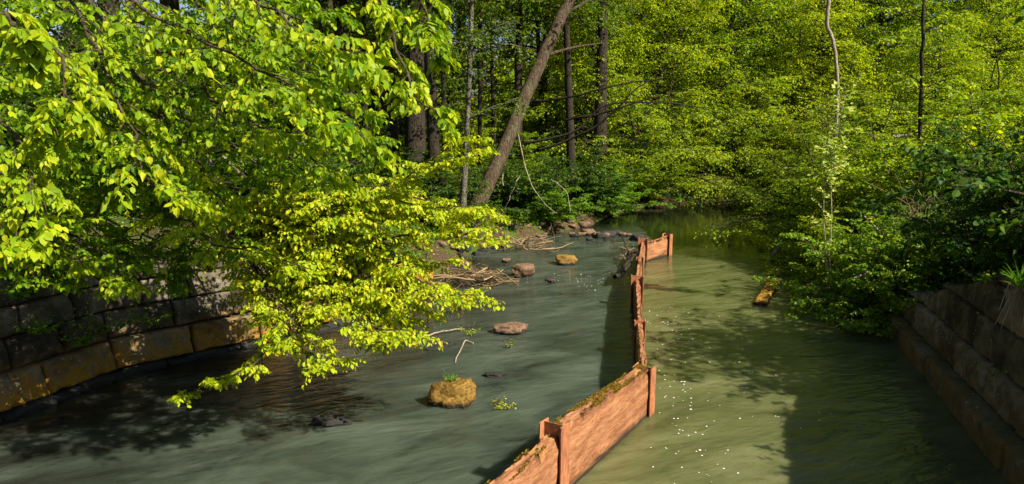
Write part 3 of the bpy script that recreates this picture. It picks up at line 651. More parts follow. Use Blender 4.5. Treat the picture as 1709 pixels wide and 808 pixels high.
# the sunlit beeches round the head of the pool
place('beech_a', 6.2, 31.5, 0.3, 1.05, "broad sunlit beech at the head of the pool its leaves reaching the bank")
place('beech_a', 10.2, 33.0, 2.0, 1.15, "tall bright beech above the far end of the pool")
place('beech_b', 8.2, 36.0, 1.0, 1.35, "pale green beech rising behind the two pool-head beeches")
place('beech_b', 14.2, 31.6, 4.0, 1.0, "low-branched beech on the far right corner of the pool")
place('beech_a', 17.5, 26.0, 5.1, 0.75, "yellow-green beech on the right bank behind the fallen pale logs")
place('beech_b', 13.6, 23.0, 2.7, 0.65, "small beech on the right bank beside the pool, below the pale snag")
place('beech_a', 17.0, 33.0, 1.7, 1.15, "sunlit beech far back on the right bank")
place('beech_b', 21.0, 29.0, 0.5, 0.95, "sunlit beech at the right edge of the wood above the dark shrubs")
place('beech_b', 3.2, 29.0, 3.3, 0.95, "beech with bare low limbs over the pool bank behind the leaning trunk")
place('beech_a', 1.6, 32.0, 4.4, 1.05, "shaded beech directly behind the leaning trunk's top")
place('beech_b', 16.0, 19.0, 1.9, 0.6, "small sunlit tree on the right bank behind the dry stalks")
# dark trunks of the shaded wood on the left
def trunk_tree(key, px, base_py, y, rot, sc, label, group=None):
    b = at(px, base_py, y); return place(key, b[0], y, rot, sc, label, group)
place('wood_a', *at(692, 300, 19.5)[:2], 0.4, (1.0, 1.0, 1.0), "thick dark forked-looking trunk in the shade left of the leaning tree")
place('wood_a', *at(655, 300, 20.2)[:2], 2.4, (0.85, 0.85, 1.0), "dark trunk just left of the thick shaded trunk")
place('wood_b', *at(728, 300, 18.0)[:2], 1.4, (0.9, 0.9, 1.0), "grey lichened trunk between the thick dark trunk and the sunlit thin one")
place('thin', *at(768, 330, 16.5)[:2], 5.5, (1.0, 1.0, 1.0), "thin sunlit brown trunk standing just left of the leaning tree")
place('wood_a', *at(588, 300, 23.0)[:2], 3.4, (1.1, 1.1, 1.05), "broad dark trunk showing above the yellow sprays of the near beech")
place('wood_a', *at(1000, 300, 27.5)[:2], 1.1, (1.0, 1.0, 1.05), "stout dark trunk right of the leaning tree, in front of the beeches")
place('wood_b', *at(955, 300, 25.5)[:2], 0.2, (0.9, 0.9, 1.0), "dark trunk immediately right of the leaning tree's upper stem")
place('wood_b', *at(862, 300, 27.0)[:2], 4.7, (1.0, 1.0, 1.1), "trunk with pale patchy bark seen left of the leaning tree's top")
place('wood_b', *at(905, 300, 31.0)[:2], 2.2, 1.0, "dim trunk far back between the leaning tree and the dark stout trunk")
place('wood_b', *at(500, 300, 18.0)[:2], 2.9, 1.0, "shaded trunk hidden behind the near beech's middle boughs")
place('wood_a', *at(420, 290, 24.0)[:2], 0.9, 1.0, "large woodland tree behind the near beech's fork")
place('wood_b', *at(150, 290, 17.0)[:2], 0.1, 1.0, "woodland tree behind the left half of the near beech")
place('wood_a', *at(20, 290, 22.0)[:2], 2.0, 1.0, "woodland tree at the left edge behind the near beech")
for px, y, ra, lab in [(612, 21.5, .5, "slim dark trunk behind the near beech's hanging tip"), (638, 25.0, .42, "very slim dark trunk between the broad dark trunks"), (742, 22.5, .5, "slim dark trunk beside the grey lichened one"),
                       (800, 24.5, .45, "slim dark trunk close on the left of the leaning tree's middle"), (826, 29.0, .5, "far slim trunk in the gap of sky left of the leaning tree"), (712, 27.0, .6, "middling dark trunk in the deep shade behind the thick one"), (540, 21.0, .5, "slim dark trunk glimpsed through the near beech's upper boughs")]:
    place('wood_b', at(px, 300, y)[0], y, px * .1, (ra, ra, .95), lab)
R_ = random.Random(3)
far = [(-14, 30), (-9, 34), (-5, 38), (-1.5, 42), (3, 44), (8, 46), (13, 44), (18, 46), (24, 42), (28, 36), (-20, 36), (-12, 46), (31, 46), (36, 38), (-26, 44), (5.5, 54), (-4, 54), (15, 56), (25, 56), (-15, 58)]
for i, (x, y) in enumerate(far):
    place(('wood_b', 'beech_a', 'wood_a', 'beech_b')[i % 4] if x < 12 else ('beech_a', 'beech_b')[i % 2], x, y, R_.uniform(0, 6), R_.uniform(2.0, 2.5), "leafy tree in the far rows of the wood, mostly hidden by nearer crowns", G_FAR)

# tall hazels that fill the wood between the trunks
G_HZ = "tall bushes of the wood"
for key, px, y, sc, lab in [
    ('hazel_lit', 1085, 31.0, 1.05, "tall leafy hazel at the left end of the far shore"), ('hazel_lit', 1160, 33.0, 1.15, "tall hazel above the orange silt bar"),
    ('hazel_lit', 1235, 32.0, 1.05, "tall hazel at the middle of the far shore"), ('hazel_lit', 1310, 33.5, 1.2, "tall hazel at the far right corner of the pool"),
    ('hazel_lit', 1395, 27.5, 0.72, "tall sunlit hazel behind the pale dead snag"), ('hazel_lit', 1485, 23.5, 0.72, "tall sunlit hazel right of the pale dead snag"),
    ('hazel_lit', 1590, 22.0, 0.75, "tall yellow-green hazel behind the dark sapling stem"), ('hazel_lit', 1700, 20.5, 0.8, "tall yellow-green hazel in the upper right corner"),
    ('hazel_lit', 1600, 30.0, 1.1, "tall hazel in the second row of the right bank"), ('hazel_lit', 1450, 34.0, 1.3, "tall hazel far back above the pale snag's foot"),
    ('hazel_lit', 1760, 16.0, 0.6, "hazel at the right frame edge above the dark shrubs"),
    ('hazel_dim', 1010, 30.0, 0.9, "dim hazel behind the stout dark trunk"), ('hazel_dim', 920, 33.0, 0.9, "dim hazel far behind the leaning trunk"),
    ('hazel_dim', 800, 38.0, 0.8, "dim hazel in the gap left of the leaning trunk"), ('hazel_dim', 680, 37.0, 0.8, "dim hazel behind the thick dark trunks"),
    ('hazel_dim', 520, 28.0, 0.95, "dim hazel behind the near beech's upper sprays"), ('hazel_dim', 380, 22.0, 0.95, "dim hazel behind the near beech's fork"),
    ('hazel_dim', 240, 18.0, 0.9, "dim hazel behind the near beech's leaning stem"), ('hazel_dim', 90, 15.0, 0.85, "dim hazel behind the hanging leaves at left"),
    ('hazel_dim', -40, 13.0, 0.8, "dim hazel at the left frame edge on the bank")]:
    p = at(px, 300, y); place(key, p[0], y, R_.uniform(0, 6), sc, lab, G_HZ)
for k in range(16):
    a = -0.95 + 1.9 * k / 15; y = 46 + 5 * (k % 3); place('hazel_dim' if k < 9 else 'hazel_lit', math.tan(a * .75) * y, y, R_.uniform(0, 6), 2.2, "leafy mass closing the far back of the wood", "far leafy masses of the wood")
# understorey bushes
G_UND = "bushes under the trees"
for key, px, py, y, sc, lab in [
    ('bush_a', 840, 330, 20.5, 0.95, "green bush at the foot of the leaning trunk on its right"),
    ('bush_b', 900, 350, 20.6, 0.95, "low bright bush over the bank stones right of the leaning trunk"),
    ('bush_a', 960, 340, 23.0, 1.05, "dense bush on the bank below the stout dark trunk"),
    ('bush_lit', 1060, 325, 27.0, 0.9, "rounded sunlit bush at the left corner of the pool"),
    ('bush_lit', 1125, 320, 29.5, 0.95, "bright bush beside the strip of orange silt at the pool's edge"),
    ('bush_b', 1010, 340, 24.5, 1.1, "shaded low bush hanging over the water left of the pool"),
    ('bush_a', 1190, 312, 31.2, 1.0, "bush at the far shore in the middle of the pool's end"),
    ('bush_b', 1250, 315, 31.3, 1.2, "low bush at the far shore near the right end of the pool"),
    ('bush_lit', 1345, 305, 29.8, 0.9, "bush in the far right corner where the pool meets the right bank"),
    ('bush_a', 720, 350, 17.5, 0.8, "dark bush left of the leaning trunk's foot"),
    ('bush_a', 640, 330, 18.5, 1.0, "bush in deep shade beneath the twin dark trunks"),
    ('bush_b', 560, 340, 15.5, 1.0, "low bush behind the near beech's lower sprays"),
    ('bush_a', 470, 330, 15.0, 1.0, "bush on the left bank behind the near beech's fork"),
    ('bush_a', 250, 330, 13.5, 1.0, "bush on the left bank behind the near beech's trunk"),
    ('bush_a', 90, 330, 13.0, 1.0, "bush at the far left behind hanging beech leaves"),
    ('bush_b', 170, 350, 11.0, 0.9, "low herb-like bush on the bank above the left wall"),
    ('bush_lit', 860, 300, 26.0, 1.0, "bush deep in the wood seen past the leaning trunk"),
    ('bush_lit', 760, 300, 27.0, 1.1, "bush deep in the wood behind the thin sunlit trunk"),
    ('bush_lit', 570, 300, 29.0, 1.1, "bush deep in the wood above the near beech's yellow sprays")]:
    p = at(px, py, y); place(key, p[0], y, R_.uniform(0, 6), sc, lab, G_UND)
G_R = "shrubs along the right bank"
for key, px, y, sc, lab in [
    ('alder', 1520, 10.5, 0.72, "round-leaved alder bush hanging over the water at the end of the right wall"),
    ('alder', 1440, 12.4, 0.72, "round-leaved bush reaching out to the floating plank"),
    ('alder', 1485, 11.2, 0.85, "leafy bush between the floating plank and the right wall"),
    ('bush_lit', 1410, 13.7, 0.62, "small yellow-green bush lit by the sun above the floating plank"),
    ('bush_lit', 1425, 15.0, 0.85, "yellow-green bush with sunlit top on the right bank behind the floating plank"),
    ('bush_lit', 1400, 18.5, 0.85, "bright bush on the right bank where the pool narrows"),
    ('bush_lit', 1480, 16.8, 0.95, "tall sunlit bush behind the pale yellow sapling"),
    ('bush_lit', 1390, 22.5, 0.8, "bush on the right bank beside the pool's calm water"),
    ('bush_dark', 1842, 8.0, 0.95, "dark dense shrub above the right wall, nearest the frame edge"),
    ('bush_dark', 1690, 10.6, 0.75, "dark shrub over the low end of the right wall"),
    ('bush_dark', 1800, 11.4, 0.85, "tall dark shrub at the right edge behind the wall"),
    ('hazel_lit', 1405, 18.0, 0.62, "bush covering the lower part of the pale dead snag"),
    ('bush_lit', 1548, 14.2, 1.2, "bush covering the foot of the dark sapling stem"),
    ('bush_b', 1545, 12.4, 0.7, "low sunlit green bush below the dry stalks"),
    ('bush_a', 1630, 14.0, 1.0, "bush behind the dry stalks on the right bank"),
    ('bush_lit', 1560, 18.0, 1.2, "sunlit bush behind the pale fallen logs"),
    ('bush_lit', 1660, 17.0, 1.3, "tall sunlit bush above the dark shrubs at right"),
    ('bush_lit', 1500, 23.0, 1.3, "big yellow-green bush at the back of the right bank")]:
    p = at(px, 400, y); place(key, p[0], y, R_.uniform(0, 6), sc, lab, G_R)

# the leaning trunk
rng = rg(41)
b = at(772, 392, 17.6)
t = empty("leaning_tree", (b[0], b[1], b[2]), "tall tree leaning right over the stream with ridged brown bark", "tree")
lt = curve([at(766, 398, 17.6), at(800, 335, 17.8), at(838, 255, 18.2), at(880, 155, 18.8), at(915, 75, 19.2), at(950, 0, 19.6), at(1000, -110, 20.2), at(1060, -260, 21)], 34, rng, 0.008)
mk("trunk", *tubes(lt[None], (taper(34, 0.205, 0.13, 0.35))[None], 14)[:2], BARK_LEAN, t, smooth=True)
lb = np.stack([curve([at(940, 20, 19.5), at(975, 5, 19.7), at(1020, -40, 20)], 8), curve([at(905, 95, 19.1), at(955, 80, 19.3), at(1005, 72, 19.6)], 8)])
mk("limb", *tubes(lb, np.stack([taper(8, .06, .02)] * 2), 6)[:2], BARK_LEAN, t, smooth=True)
c0 = at(1000, -110, 20.2); P = []
for k in range(14):
    a_ = k * 2.4; e_ = np.array([math.cos(a_), math.sin(a_), 0.0]) * rng.uniform(2.6, 4.6); st_ = lt[25 + k % 8]
    P.append(curve([st_, st_ + e_ * .5 + Z * rng.uniform(.5, 1.2), st_ + e_ + Z * rng.uniform(0.6, 2.2)], 9))
P = np.stack(P); R = np.stack([taper(9, .06, .012)] * 14)
s, sr = kids(rng, P, R, 12, 0.15, 0.98, 1.7, 0.9, 0, 0.15, 6, spin=1.0); tw, tr = kids(rng, s, sr, 9, 0.1, 0.98, 0.7, 0.9, 0, 0.2, 4, spin=1.0)
wd = merge([tubes(P, R, 5), tubes(s, sr, 3)]); mk("limb", wd[0], wd[1], BARK_DARK, t)
lf = leaf_along(rng, tw, 7, 0.13, 0.85, 0.3, 0.45, 0.05, False); mk("crown", lf[0], lf[1], LEAF_WOOD, t, lf[2])
# bare looping branches by the leaning trunk
t = empty("bare_branch", at(860, 270, 18.4), "thin pale arching bare branches hanging beside the leaning trunk", "branch")
cs = [[(865, 225, 18.3), (880, 290, 17.9), (905, 335, 17.6), (930, 356, 17.5)], [(920, 300, 18.5), (945, 320, 18.2), (952, 355, 18)], [(840, 310, 18.5), (838, 250, 18.4), (846, 230, 18.4)], [(868, 290, 18), (850, 330, 17.9), (838, 360, 17.9)]]
mk("stem", *tubes(np.stack([curve([at(*p) for p in c], 12, rng, 0.01) for c in cs]), np.stack([taper(12, .016, .008)] * 4), 5)[:2], BARK_PALE, t, smooth=True)
# long dark bare limbs stretching right from the trunks
t = empty("bare_branch", at(960, 220, 22), "long dark bare limbs stretching right in front of the sunlit beeches", "branch")
cs = [[(900, 250, 23), (990, 215, 22.5), (1060, 150, 22), (1090, 130, 22)], [(880, 170, 23), (960, 160, 22.6), (1040, 140, 22.2), (1110, 130, 22)], [(870, 240, 22.6), (960, 220, 22.2), (1010, 175, 22), (1110, 172, 21.8), (1180, 180, 21.8)], [(940, 200, 23), (1000, 190, 22.5), (1080, 165, 22), (1150, 150, 22)]]
mk("stem", *tubes(np.stack([curve([at(*p) for p in c], 14, rng, 0.02) for c in cs]), np.stack([taper(14, .05, .012)] * 4), 5)[:2], BARK_DARK, t, smooth=True)

# pale dead snag, dark sapling, pale sapling
t = empty("dead_snag", (at(1397, 130, 19)[0], 19.0, float(ground(at(1397, 130, 19)[0], 19.0))), "crooked pale dead stem standing among the bright crowns on the right bank", "dead tree")
g = np.array(t.location)
sn = curve([g, (g + at(1398, 130, 19)) / 2 + np.array([.1, 0, 0]), at(1397, 132, 19), at(1391, 70, 19), at(1380, 42, 19), at(1384, -10, 19), at(1382, -120, 19)], 26, rng, 0.012)
mk("trunk", *tubes(sn[None], taper(26, .045, .055)[None], 8)[:2], BARK_PALE, t, smooth=True)
t = empty("sapling", (at(1540, 300, 15)[0], 15.0, float(ground(at(1540, 300, 15)[0], 15.0))), "straight dark thin stem with light green leaf tiers above the right bank", "young tree")
g = np.array(t.location)
sp = curve([g, at(1538, 130, 15), at(1541, 20, 15), at(1548, -60, 15)], 20, rng, 0.01)
P = np.stack([curve([at(1538, y0, 15), at(1538 + dx * 0.5, y0 - 18, 15 + dy / 2), at(1538 + dx, y0 - 10, 15 + dy)], 7) for y0, dx, dy in [(150, 90, -.5), (140, -60, .5), (100, 80, .4), (80, -70, -.4), (40, 90, -.3), (60, 60, 1), (165, 60, -1), (30, -90, .3), (150, -30, -1)]])
R = np.stack([taper(7, .014, .005)] * 9); s, sr = kids(rng, P, R, 8, 0.2, 1, 0.55, 0.9, 0, 0.15, 5)
wd = merge([tubes(sp[None], taper(20, .05, .02)[None], 7), tubes(P, R, 4), tubes(s, sr, 3)]); mk("trunk", wd[0], wd[1], BARK_DARK, t, smooth=True)
lf = merge([leaf_along(rng, s, 9, .11, .7, .3, .3, .1, True, (.7, .15)), leaf_along(rng, P, 10, .11, .7, .3, .3, .2, True, (.7, .15))]); mk("crown", lf[0], lf[1], LEAF_BEECH, t, lf[2])
gx_ = at(1396, 390, 11.4)[0]
t = empty("sapling", (gx_, 11.4, float(ground(gx_, 11.4))), "slim sapling with pale yellow leaves catching the sun beside the pool's right edge", "young tree")
g = np.array(t.location)
sp = np.stack([curve([g, at(1388, 300, 11.4), at(1398, 220, 11.3), at(1410, 145, 11.2)], 16, rng, 0.01), curve([g + .02, at(1375, 330, 11.4), at(1380, 290, 11.3), at(1384, 250, 11.2)], 16, rng, .01)])
R = np.stack([taper(16, .009, .004)] * 2); s, sr = kids(rng, sp, R, 26, 0.2, 1, 0.36, 0.9, 0.1, 0.1, 5, .2)
wd = merge([tubes(sp, R, 6), tubes(s, sr, 3)]); mk("trunk", wd[0], wd[1], BARK_PALE, t, smooth=True)
lf = leaf_along(rng, s, 9, .095, .95, .3, .5, .1, True, (.5, .25)); mk("crown", lf[0], lf[1], LEAF_PALE, t, lf[2])

# tall leafy bush out of the frame's right edge, its left boughs in view: it shades the shrubs by the wall
place('bush_dark', 7.9, 6.0, 1.0, 1.35, "largest dark shrub, only its left boughs showing at the right frame edge", G_R)

# ------------------------------------------------------------------ fallen wood, stalks
def log(name, pts, r, mat, label, cat, group=None):
    q = np.array(pts, float); o = empty(name, q[0], label, cat, group)
    c = curve(q, 10, rng, 0.006); mk("stem", *capped(c, taper(10, r, r * .75)), mat, o, smooth=True); return o
def capped(c, r, S=9):
    V, f, _ = tubes(c[None], r[None], S); n = len(V)
    V = np.concatenate([V, c[:1], c[-1:]]); k = np.arange(S); K = len(c)
    f.append(np.stack([np.full(S, n), (k + 1) % S, k], 1)); f.append(np.stack([np.full(S, n + 1), (K - 1) * S + k, (K - 1) * S + (k + 1) % S], 1))
    return V, f
log("fallen_log", [at(1472, 242, 17), at(1495, 240, 17.1)], 0.05, BARK_PALE, "lower pale snapped log end showing among right bank leaves", "log")
log("fallen_log", [at(1488, 228, 17.3), at(1520, 226, 17.5)], 0.05, BARK_PALE, "upper pale snapped log lying among the right bank leaves", "log")
log("dead_stick", [at(1442, 361, 11.4), at(1478, 395, 11.2)], 0.014, BARK_PALE, "pale straight stick poking from the bush right of the floating plank", "stick")
log("dead_stick", [at(1424, 465, 9.9), at(1450, 455, 10.0)], 0.016, BARK_PALE, "short pale stick lying in the bush just above the water at right", "stick")
rng = rg(51)
t = empty("dry_stalks", at(1530, 395, 11.6), "tuft of straw coloured dead stalks standing on the right bank", "dead stalks")
cs = []
for k in range(26):
    px = rng.uniform(1500, 1562); b_ = at(px, rng.uniform(385, 405), 11.6 + rng.normal(0, .3)); cs.append(curve([b_, b_ + [rng.normal(0, .1), rng.normal(0, .1), .45], b_ + [rng.normal(-.05, .3), rng.normal(0, .2), rng.uniform(.5, 1.0)]], 7))
V, f, tt = tubes(np.stack(cs), np.stack([taper(7, .006, .003)] * 26), 4); mk("stem", V, f, STRAW, t, np.repeat(rng.random(26), 28))

# ------------------------------------------------------------------ timber and steel barrier
def fbm(p, s, o=3): return mnoise.fractal(Vector(p) * s, 0.9, 2.0, o)
def make_board(p, q, ztop, zb, th, label, mossiness, seed, mat=BOARD, name="timber_board", sag=0.0):
    p, q = np.array(p), np.array(q); L = np.linalg.norm(q - p); ang = math.atan2(q[1] - p[1], q[0] - p[0])
    o = empty(name, (p[0], p[1], 0), label, "timber board", "boards of the barrier"); o.rotation_euler = (0, 0, ang)
    n = max(int(L / 0.03), 12); xs = np.linspace(0.0, L, n)
    prof = []                                   # around the section: (y offset, height fraction)
    for v in np.linspace(0, 1, 12): prof.append((-1, v))
    for u in np.linspace(-1, 1, 6)[1:-1]: prof.append((u, 1.0))
    for v in np.linspace(1, 0, 12): prof.append((1, v))
    V = []
    for x in xs:
        zt = ztop[0] + (ztop[1] - ztop[0]) * x / L + 0.016 * fbm((x, seed, 0), 2.2) - sag * math.sin(math.pi * x / L)
        for (u, v) in prof:
            z = zb + (zt - zb) * v
            g = 0.012 * fbm((x * 0.7, z * 7 + seed, u), 1.6) + 0.007 * fbm((x * 4, z * 24, seed), 1.0)
            rnd = 0.030 * math.exp(-(zt - z) / 0.03)
            V.append((x, u * (th / 2 - rnd * (abs(u) == 1)) + (g if abs(u) == 1 else 0) * u, z + (0.016 * fbm((x * 7, u * 2, seed), 1.5) if v == 1.0 else 0)))
    m = len(prof); i = (np.arange(n - 1)[:, None] * m + np.arange(m - 1)[None]).ravel()
    fs = [np.stack([i, i + m, i + m + 1, i + 1], 1), np.array([list(range(m))]), np.array([[(n - 1) * m + k for k in range(m)][::-1]])]
    mk_local("board", np.array(V), fs, mat, o)
    # moss on top: many tiny leaflets in clumps
    r = rg(seed + 100); N = int(L * 5200 * mossiness)
    if N:
        x = r.uniform(0, L, N); y = r.uniform(-1, 1, N) * th / 2
        keep = np.array([fbm((a * 1.3, b * 4, seed + 5), 1.6) > -0.12 for a, b in zip(x, y)]); x, y = x[keep], y[keep]; N = len(x)
        zt = ztop[0] + (ztop[1] - ztop[0]) * x / L + np.array([0.016 * fbm((a, seed, 0), 2.2) for a in x]) - sag * np.sin(np.pi * x / L)
        B = np.stack([x, y, zt - 0.010 + r.uniform(0, .012, N)], 1); D = r.normal(0, .6, (N, 3)) + Z
        lv = leaves(B, D, r.normal(0, 1, (N, 3)), r.uniform(.008, .020, N), 0.7, np.clip(r.normal(.5, .25, N), 0, 1), False)
        mk_local("moss", lv[0], lv[1], MOSS, o, lv[2])
    return o
def mk_local(name, V, fs, mat, parent, tint=None, smooth=True):
    o = mk(name, V, fs, mat, None, tint, smooth); o.parent = parent; return o
def ibeam(p, ang, top, label, depth=0.21, fl=0.15, tk=0.014, bottom=-0.6):
    o = empty("steel_post", (p[0], p[1], 0), label, "steel post", "steel posts of the barrier"); o.rotation_euler = (0, 0, ang)
    d, a, w = depth / 2, fl / 2, tk / 2
    out = [(-a, -d), (a, -d), (a, -d + tk), (w, -d + tk), (w, d - tk), (a, d - tk), (a, d), (-a, d), (-a, d - tk), (-w, d - tk), (-w, -d + tk), (-a, -d + tk)]
    bm = bmesh.new(); vs = [bm.verts.new((x, y, bottom)) for x, y in out]; f = bm.faces.new(vs)
    r = bmesh.ops.extrude_face_region(bm, geom=[f]); bmesh.ops.translate(bm, vec=(0, 0, top - bottom), verts=[v for v in r['geom'] if isinstance(v, bmesh.types.BMVert)])
    bmesh.ops.subdivide_edges(bm, edges=[e for e in bm.edges if abs(e.verts[0].co.z - e.verts[1].co.z) > .1], cuts=10)
    bmesh.ops.recalc_face_normals(bm, faces=bm.faces)
    for v in bm.verts:
        v.co += Vector((fbm(v.co, 9), fbm(v.co + Vector((5, 1, 2)), 9), 0)) * 0.002
        if v.co.z > top - .01: v.co.z += 0.012 * fbm(v.co, 12)
    bmesh.ops.bevel(bm, geom=[e for e in bm.edges if len(e.link_faces) == 2 and e.calc_face_angle(0) > 1.0], offset=0.002, segments=1, affect='EDGES')
    me = bpy.data.meshes.new("beam"); bm.to_mesh(me); bm.free(); me.materials.append(RUST)
    c = bpy.data.objects.new("beam", me); COL.objects.link(c); c.parent = o
    return o
def ang(a, b): return math.atan2(b[1] - a[1], b[0] - a[0])
def gap(a, b, g=0.012):
    u = (b - a) / np.linalg.norm(b - a); return a + u * g, b - u * g
ibeam(B0, ang(B0, C0), 0.64, "nearest rusty I-beam post, its H-shaped top standing above both boards")
ibeam(C0, ang(B0, C0), 0.52, "rusty I-beam post with yellow stain where the barrier bends", bottom=-0.6)
ibeam(E0, ang(C0, D0), 0.49, "rusty post beside the narrow middle board, showing on its right side", 0.15, 0.10)
ibeam(D0, ang(E0, G0), 0.54, "rusty post with notched top in front of the second bend")
ibeam(G0, ang(D0, F0), 0.48, "rusty post on the right side between the two far bends", 0.15, 0.10)
ibeam(F0, ang(G0, F0), 0.55, "rusty post at the far corner where the last board turns right")
ibeam(H0, ang(F0, H0), 0.52, "farthest dark rusty post at the end of the barrier")
make_board(*gap(A0, B0), (0.50, 0.53), -0.5, 0.14, "nearest board, mossy, cut by the bottom edge of the view", 1.0, 1)
make_board(*gap(B0, C0), (0.60, 0.52), -0.5, 0.14, "long pinkish orange board between the nearest post and the bend, moss along its top", 1.0, 2)
make_board(*gap(C0, E0), (0.46, 0.46), -0.5, 0.10, "narrow-looking board just beyond the bend with a leafy sprig beside it", 0.08, 3)
make_board(*gap(E0, D0), (0.45, 0.46), -0.5, 0.10, "long straight board in the middle of the barrier seen along its top", 0.0, 4)
make_board(*gap(D0, G0), (0.47, 0.46), -0.5, 0.10, "board beyond the notched post, with driftwood caught behind it", 0.0, 5)
make_board(*gap(G0, F0), (0.46, 0.47), -0.5, 0.10, "board leading up to the far corner post", 0.0, 6)
make_board(*gap(F0, H0), (0.44, 0.48), -0.5, 0.10, "last board, cracked orange, turning right at the far end", 0.0, 7, sag=0.02)
# floating plank
p0, p1 = on_z(1268, 505, .05), on_z(1292, 468, .05)
o = make_board(p0[:2], p1[:2], (0.06, 0.07), -0.02, 0.24, "orange mossy plank floating off the right bank bushes", 0.05, 9, PLANK_Y, "floating_plank"); o['category'] = "plank"; del o['group']
p0, p1 = on_z(1283, 430, .08), on_z(1312, 404, .2)
log("fallen_log", [[*p0[:2], .03], [*((p0 + p1) / 2)[:2], .14], [*p1[:2], .28]], 0.06, BARK_PALE, "orange-brown curved log rising from the water behind the floating plank", "log")

# ------------------------------------------------------------------ rocks
def rock(p, sx, sy, sz, mat, label, seed, group=None, sink=0.35, name="rock", sub=4, rz=0.0, amp=0.28, pw=2.0):
    o = None
    fr_ = random.Random(seed * 7 + 1); cuts = [(Vector((fr_.gauss(0, 1), fr_.gauss(0, 1), fr_.gauss(0, .9))).normalized(), fr_.uniform(.62, .95)) for _ in range(11)]
    bm = bmesh.new(); bmesh.ops.create_icosphere(bm, subdivisions=sub, radius=1)
    for v in bm.verts:
        n = v.co.normalized(); sq = 1.0 / (abs(n.x) ** pw + abs(n.y) ** pw + abs(n.z) ** pw) ** (1 / pw); sq = min(sq, min(dd / max(n.dot(pp), 0.05) for pp, dd in cuts)); k = sq * (1 + amp * fbm(n + Vector((seed * 3.1, 0, 0)), 0.9, 4) + 0.06 * fbm(n * 5 + Vector((seed, 1, 0)), 1, 3))
        q = n * k; q.z = min(q.z, 0.62 + 0.1 * fbm(n, 3)) if n.z > 0 else q.z
        v.co = Vector((q.x * sx, q.y * sy, q.z * sz))
    c, s = math.cos(rz), math.sin(rz)
    for v in bm.verts: x, y = v.co.x, v.co.y; v.co.x, v.co.y = x * c - y * s, x * s + y * c
    me = bpy.data.meshes.new("boulder"); bm.to_mesh(me); bm.free(); me.materials.append(mat); me.shade_smooth()
    o = bpy.data.objects.new(name, me); COL.objects.link(o); o.location = (p[0], p[1], (p[2] if len(p) > 2 else 0) + sz * (0.62 - sink) - 0.0)
    return tag(o, label, "rock", group)
def tuft(parent_loc, label, n, h, r, mat=GRASS, seed=0, name="grass_tuft", cat="grass tuft", parent=None):
    g_ = rg(seed); az = g_.uniform(0, 6.28, n); B = np.stack([np.cos(az), np.sin(az), 0 * az], 1) * g_.uniform(0, r, (n, 1)) + parent_loc
    D = np.stack([np.cos(az) * .45, np.sin(az) * .45, np.ones(n)], 1) + g_.normal(0, .25, (n, 3)); hh = h * g_.uniform(.5, 1.1, n)
    u = np.linspace(0, 1, 5)[None, :, None]
    P = B[:, None] + D[:, None] * hh[:, None, None] * u - Z * .35 * hh[:, None, None] * u ** 2.5
    S = nrm(np.cross(D, g_.normal(0, 1, (n, 3))))[:, None] * (h * .035 + .0015) * (1.02 - u)
    V = np.stack([P - S, P + S], 2).reshape(-1, 3); i = (np.arange(n)[:, None] * 10 + np.arange(4)[None] * 2).ravel()
    return mk(name, V, [np.stack([i, i + 1, i + 3, i + 2], 1)], mat, parent, np.repeat(np.clip(g_.normal(.5, .25, n), 0, 1), 10))
big = rock((-0.69, 7.25), 0.27, 0.22, 0.27, ROCK_MOSS, "largest mossy orange-brown boulder in the stream with a grass tuft on top", 4, sink=0.34, amp=0.35, pw=2.1)
r_ = rg(61); N = 3200; d = nrm(r_.normal(0, 1, (N, 3)) + [0, 0, .5])
me = big.data; co = np.array([v.co[:] for v in me.vertices]); nn = np.array([v.normal[:] for v in me.vertices]); idx = r_.integers(0, len(co), N * 2); idx = idx[(co[idx][:, 2] > -.08)]
lv = leaves(co[idx] + r_.normal(0, .006, (len(idx), 3)), nn[idx] + r_.normal(0, .5, (len(idx), 3)), r_.normal(0, 1, (len(idx), 3)), r_.uniform(.006, .014, len(idx)), .7, np.clip(r_.normal(.25, .22, len(idx)), 0, 1), False)
mk_local("moss", lv[0], lv[1], MOSS, big, lv[2])
top = np.array(big.location) + [0, 0.04, 0.155]
g0 = tuft(top + [0.02, 0, 0], "x", 60, 0.13, 0.05, seed=62); g0.data.transform(__import__("mathutils").Matrix.Translation(-big.location)); g0.parent = big
rock((-0.04, 9.95), 0.27, 0.19, 0.10, ROCK_BROWN, "flat brown rock in midstream beyond the mossy boulder", 5, sink=0.0)
rock((1.21, 15.2), 0.30, 0.2, 0.16, ROCK_MOSS, "tawny mossy rock alone in the riffle, level with the driftwood", 6, sink=0.02)
rock(on_z(871, 462), 0.27, 0.22, 0.2, ROCK_BROWN, "rough brown rock at the tip of the debris bar", 7, sink=0.0)
rock(on_z(770, 516), 0.05, 0.05, 0.05, STONE_L, "small pale stone at the water's edge by the near beech's tips", 8, name="stone", sub=2, sink=0)
for k, (px, py, a, b_, c_, lab) in enumerate([
    (825, 628, .16, .10, .05, "dark wet stone barely breaking the surface behind the mossy boulder"), 
    (550, 706, .2, .13, .07, "black wet stone alone in the lower left water"), 
    (740, 578, .25, .12, .04, "dark stone under the yellow sprays' tips beside the submerged twig"), (716, 548, .10, .06, .05, "small dark stone by the floating twig at the sprays' tips"),
    (920, 470, .16, .08, .06, "wet stone with foam right of the debris bar"), (845, 437, .12, .1, .1, "small brown rock left of the tawny riffle rock")]):
    rock(on_z(px, py), a, b_, c_, ROCK_DARK if k < 4 else ROCK_BROWN, lab, 20 + k, sink=0.57 if k == 2 else 0.45, amp=0.5, rz=0.5 * k)
G_BANK = "stones of the left bank"
rr = random.Random(8)
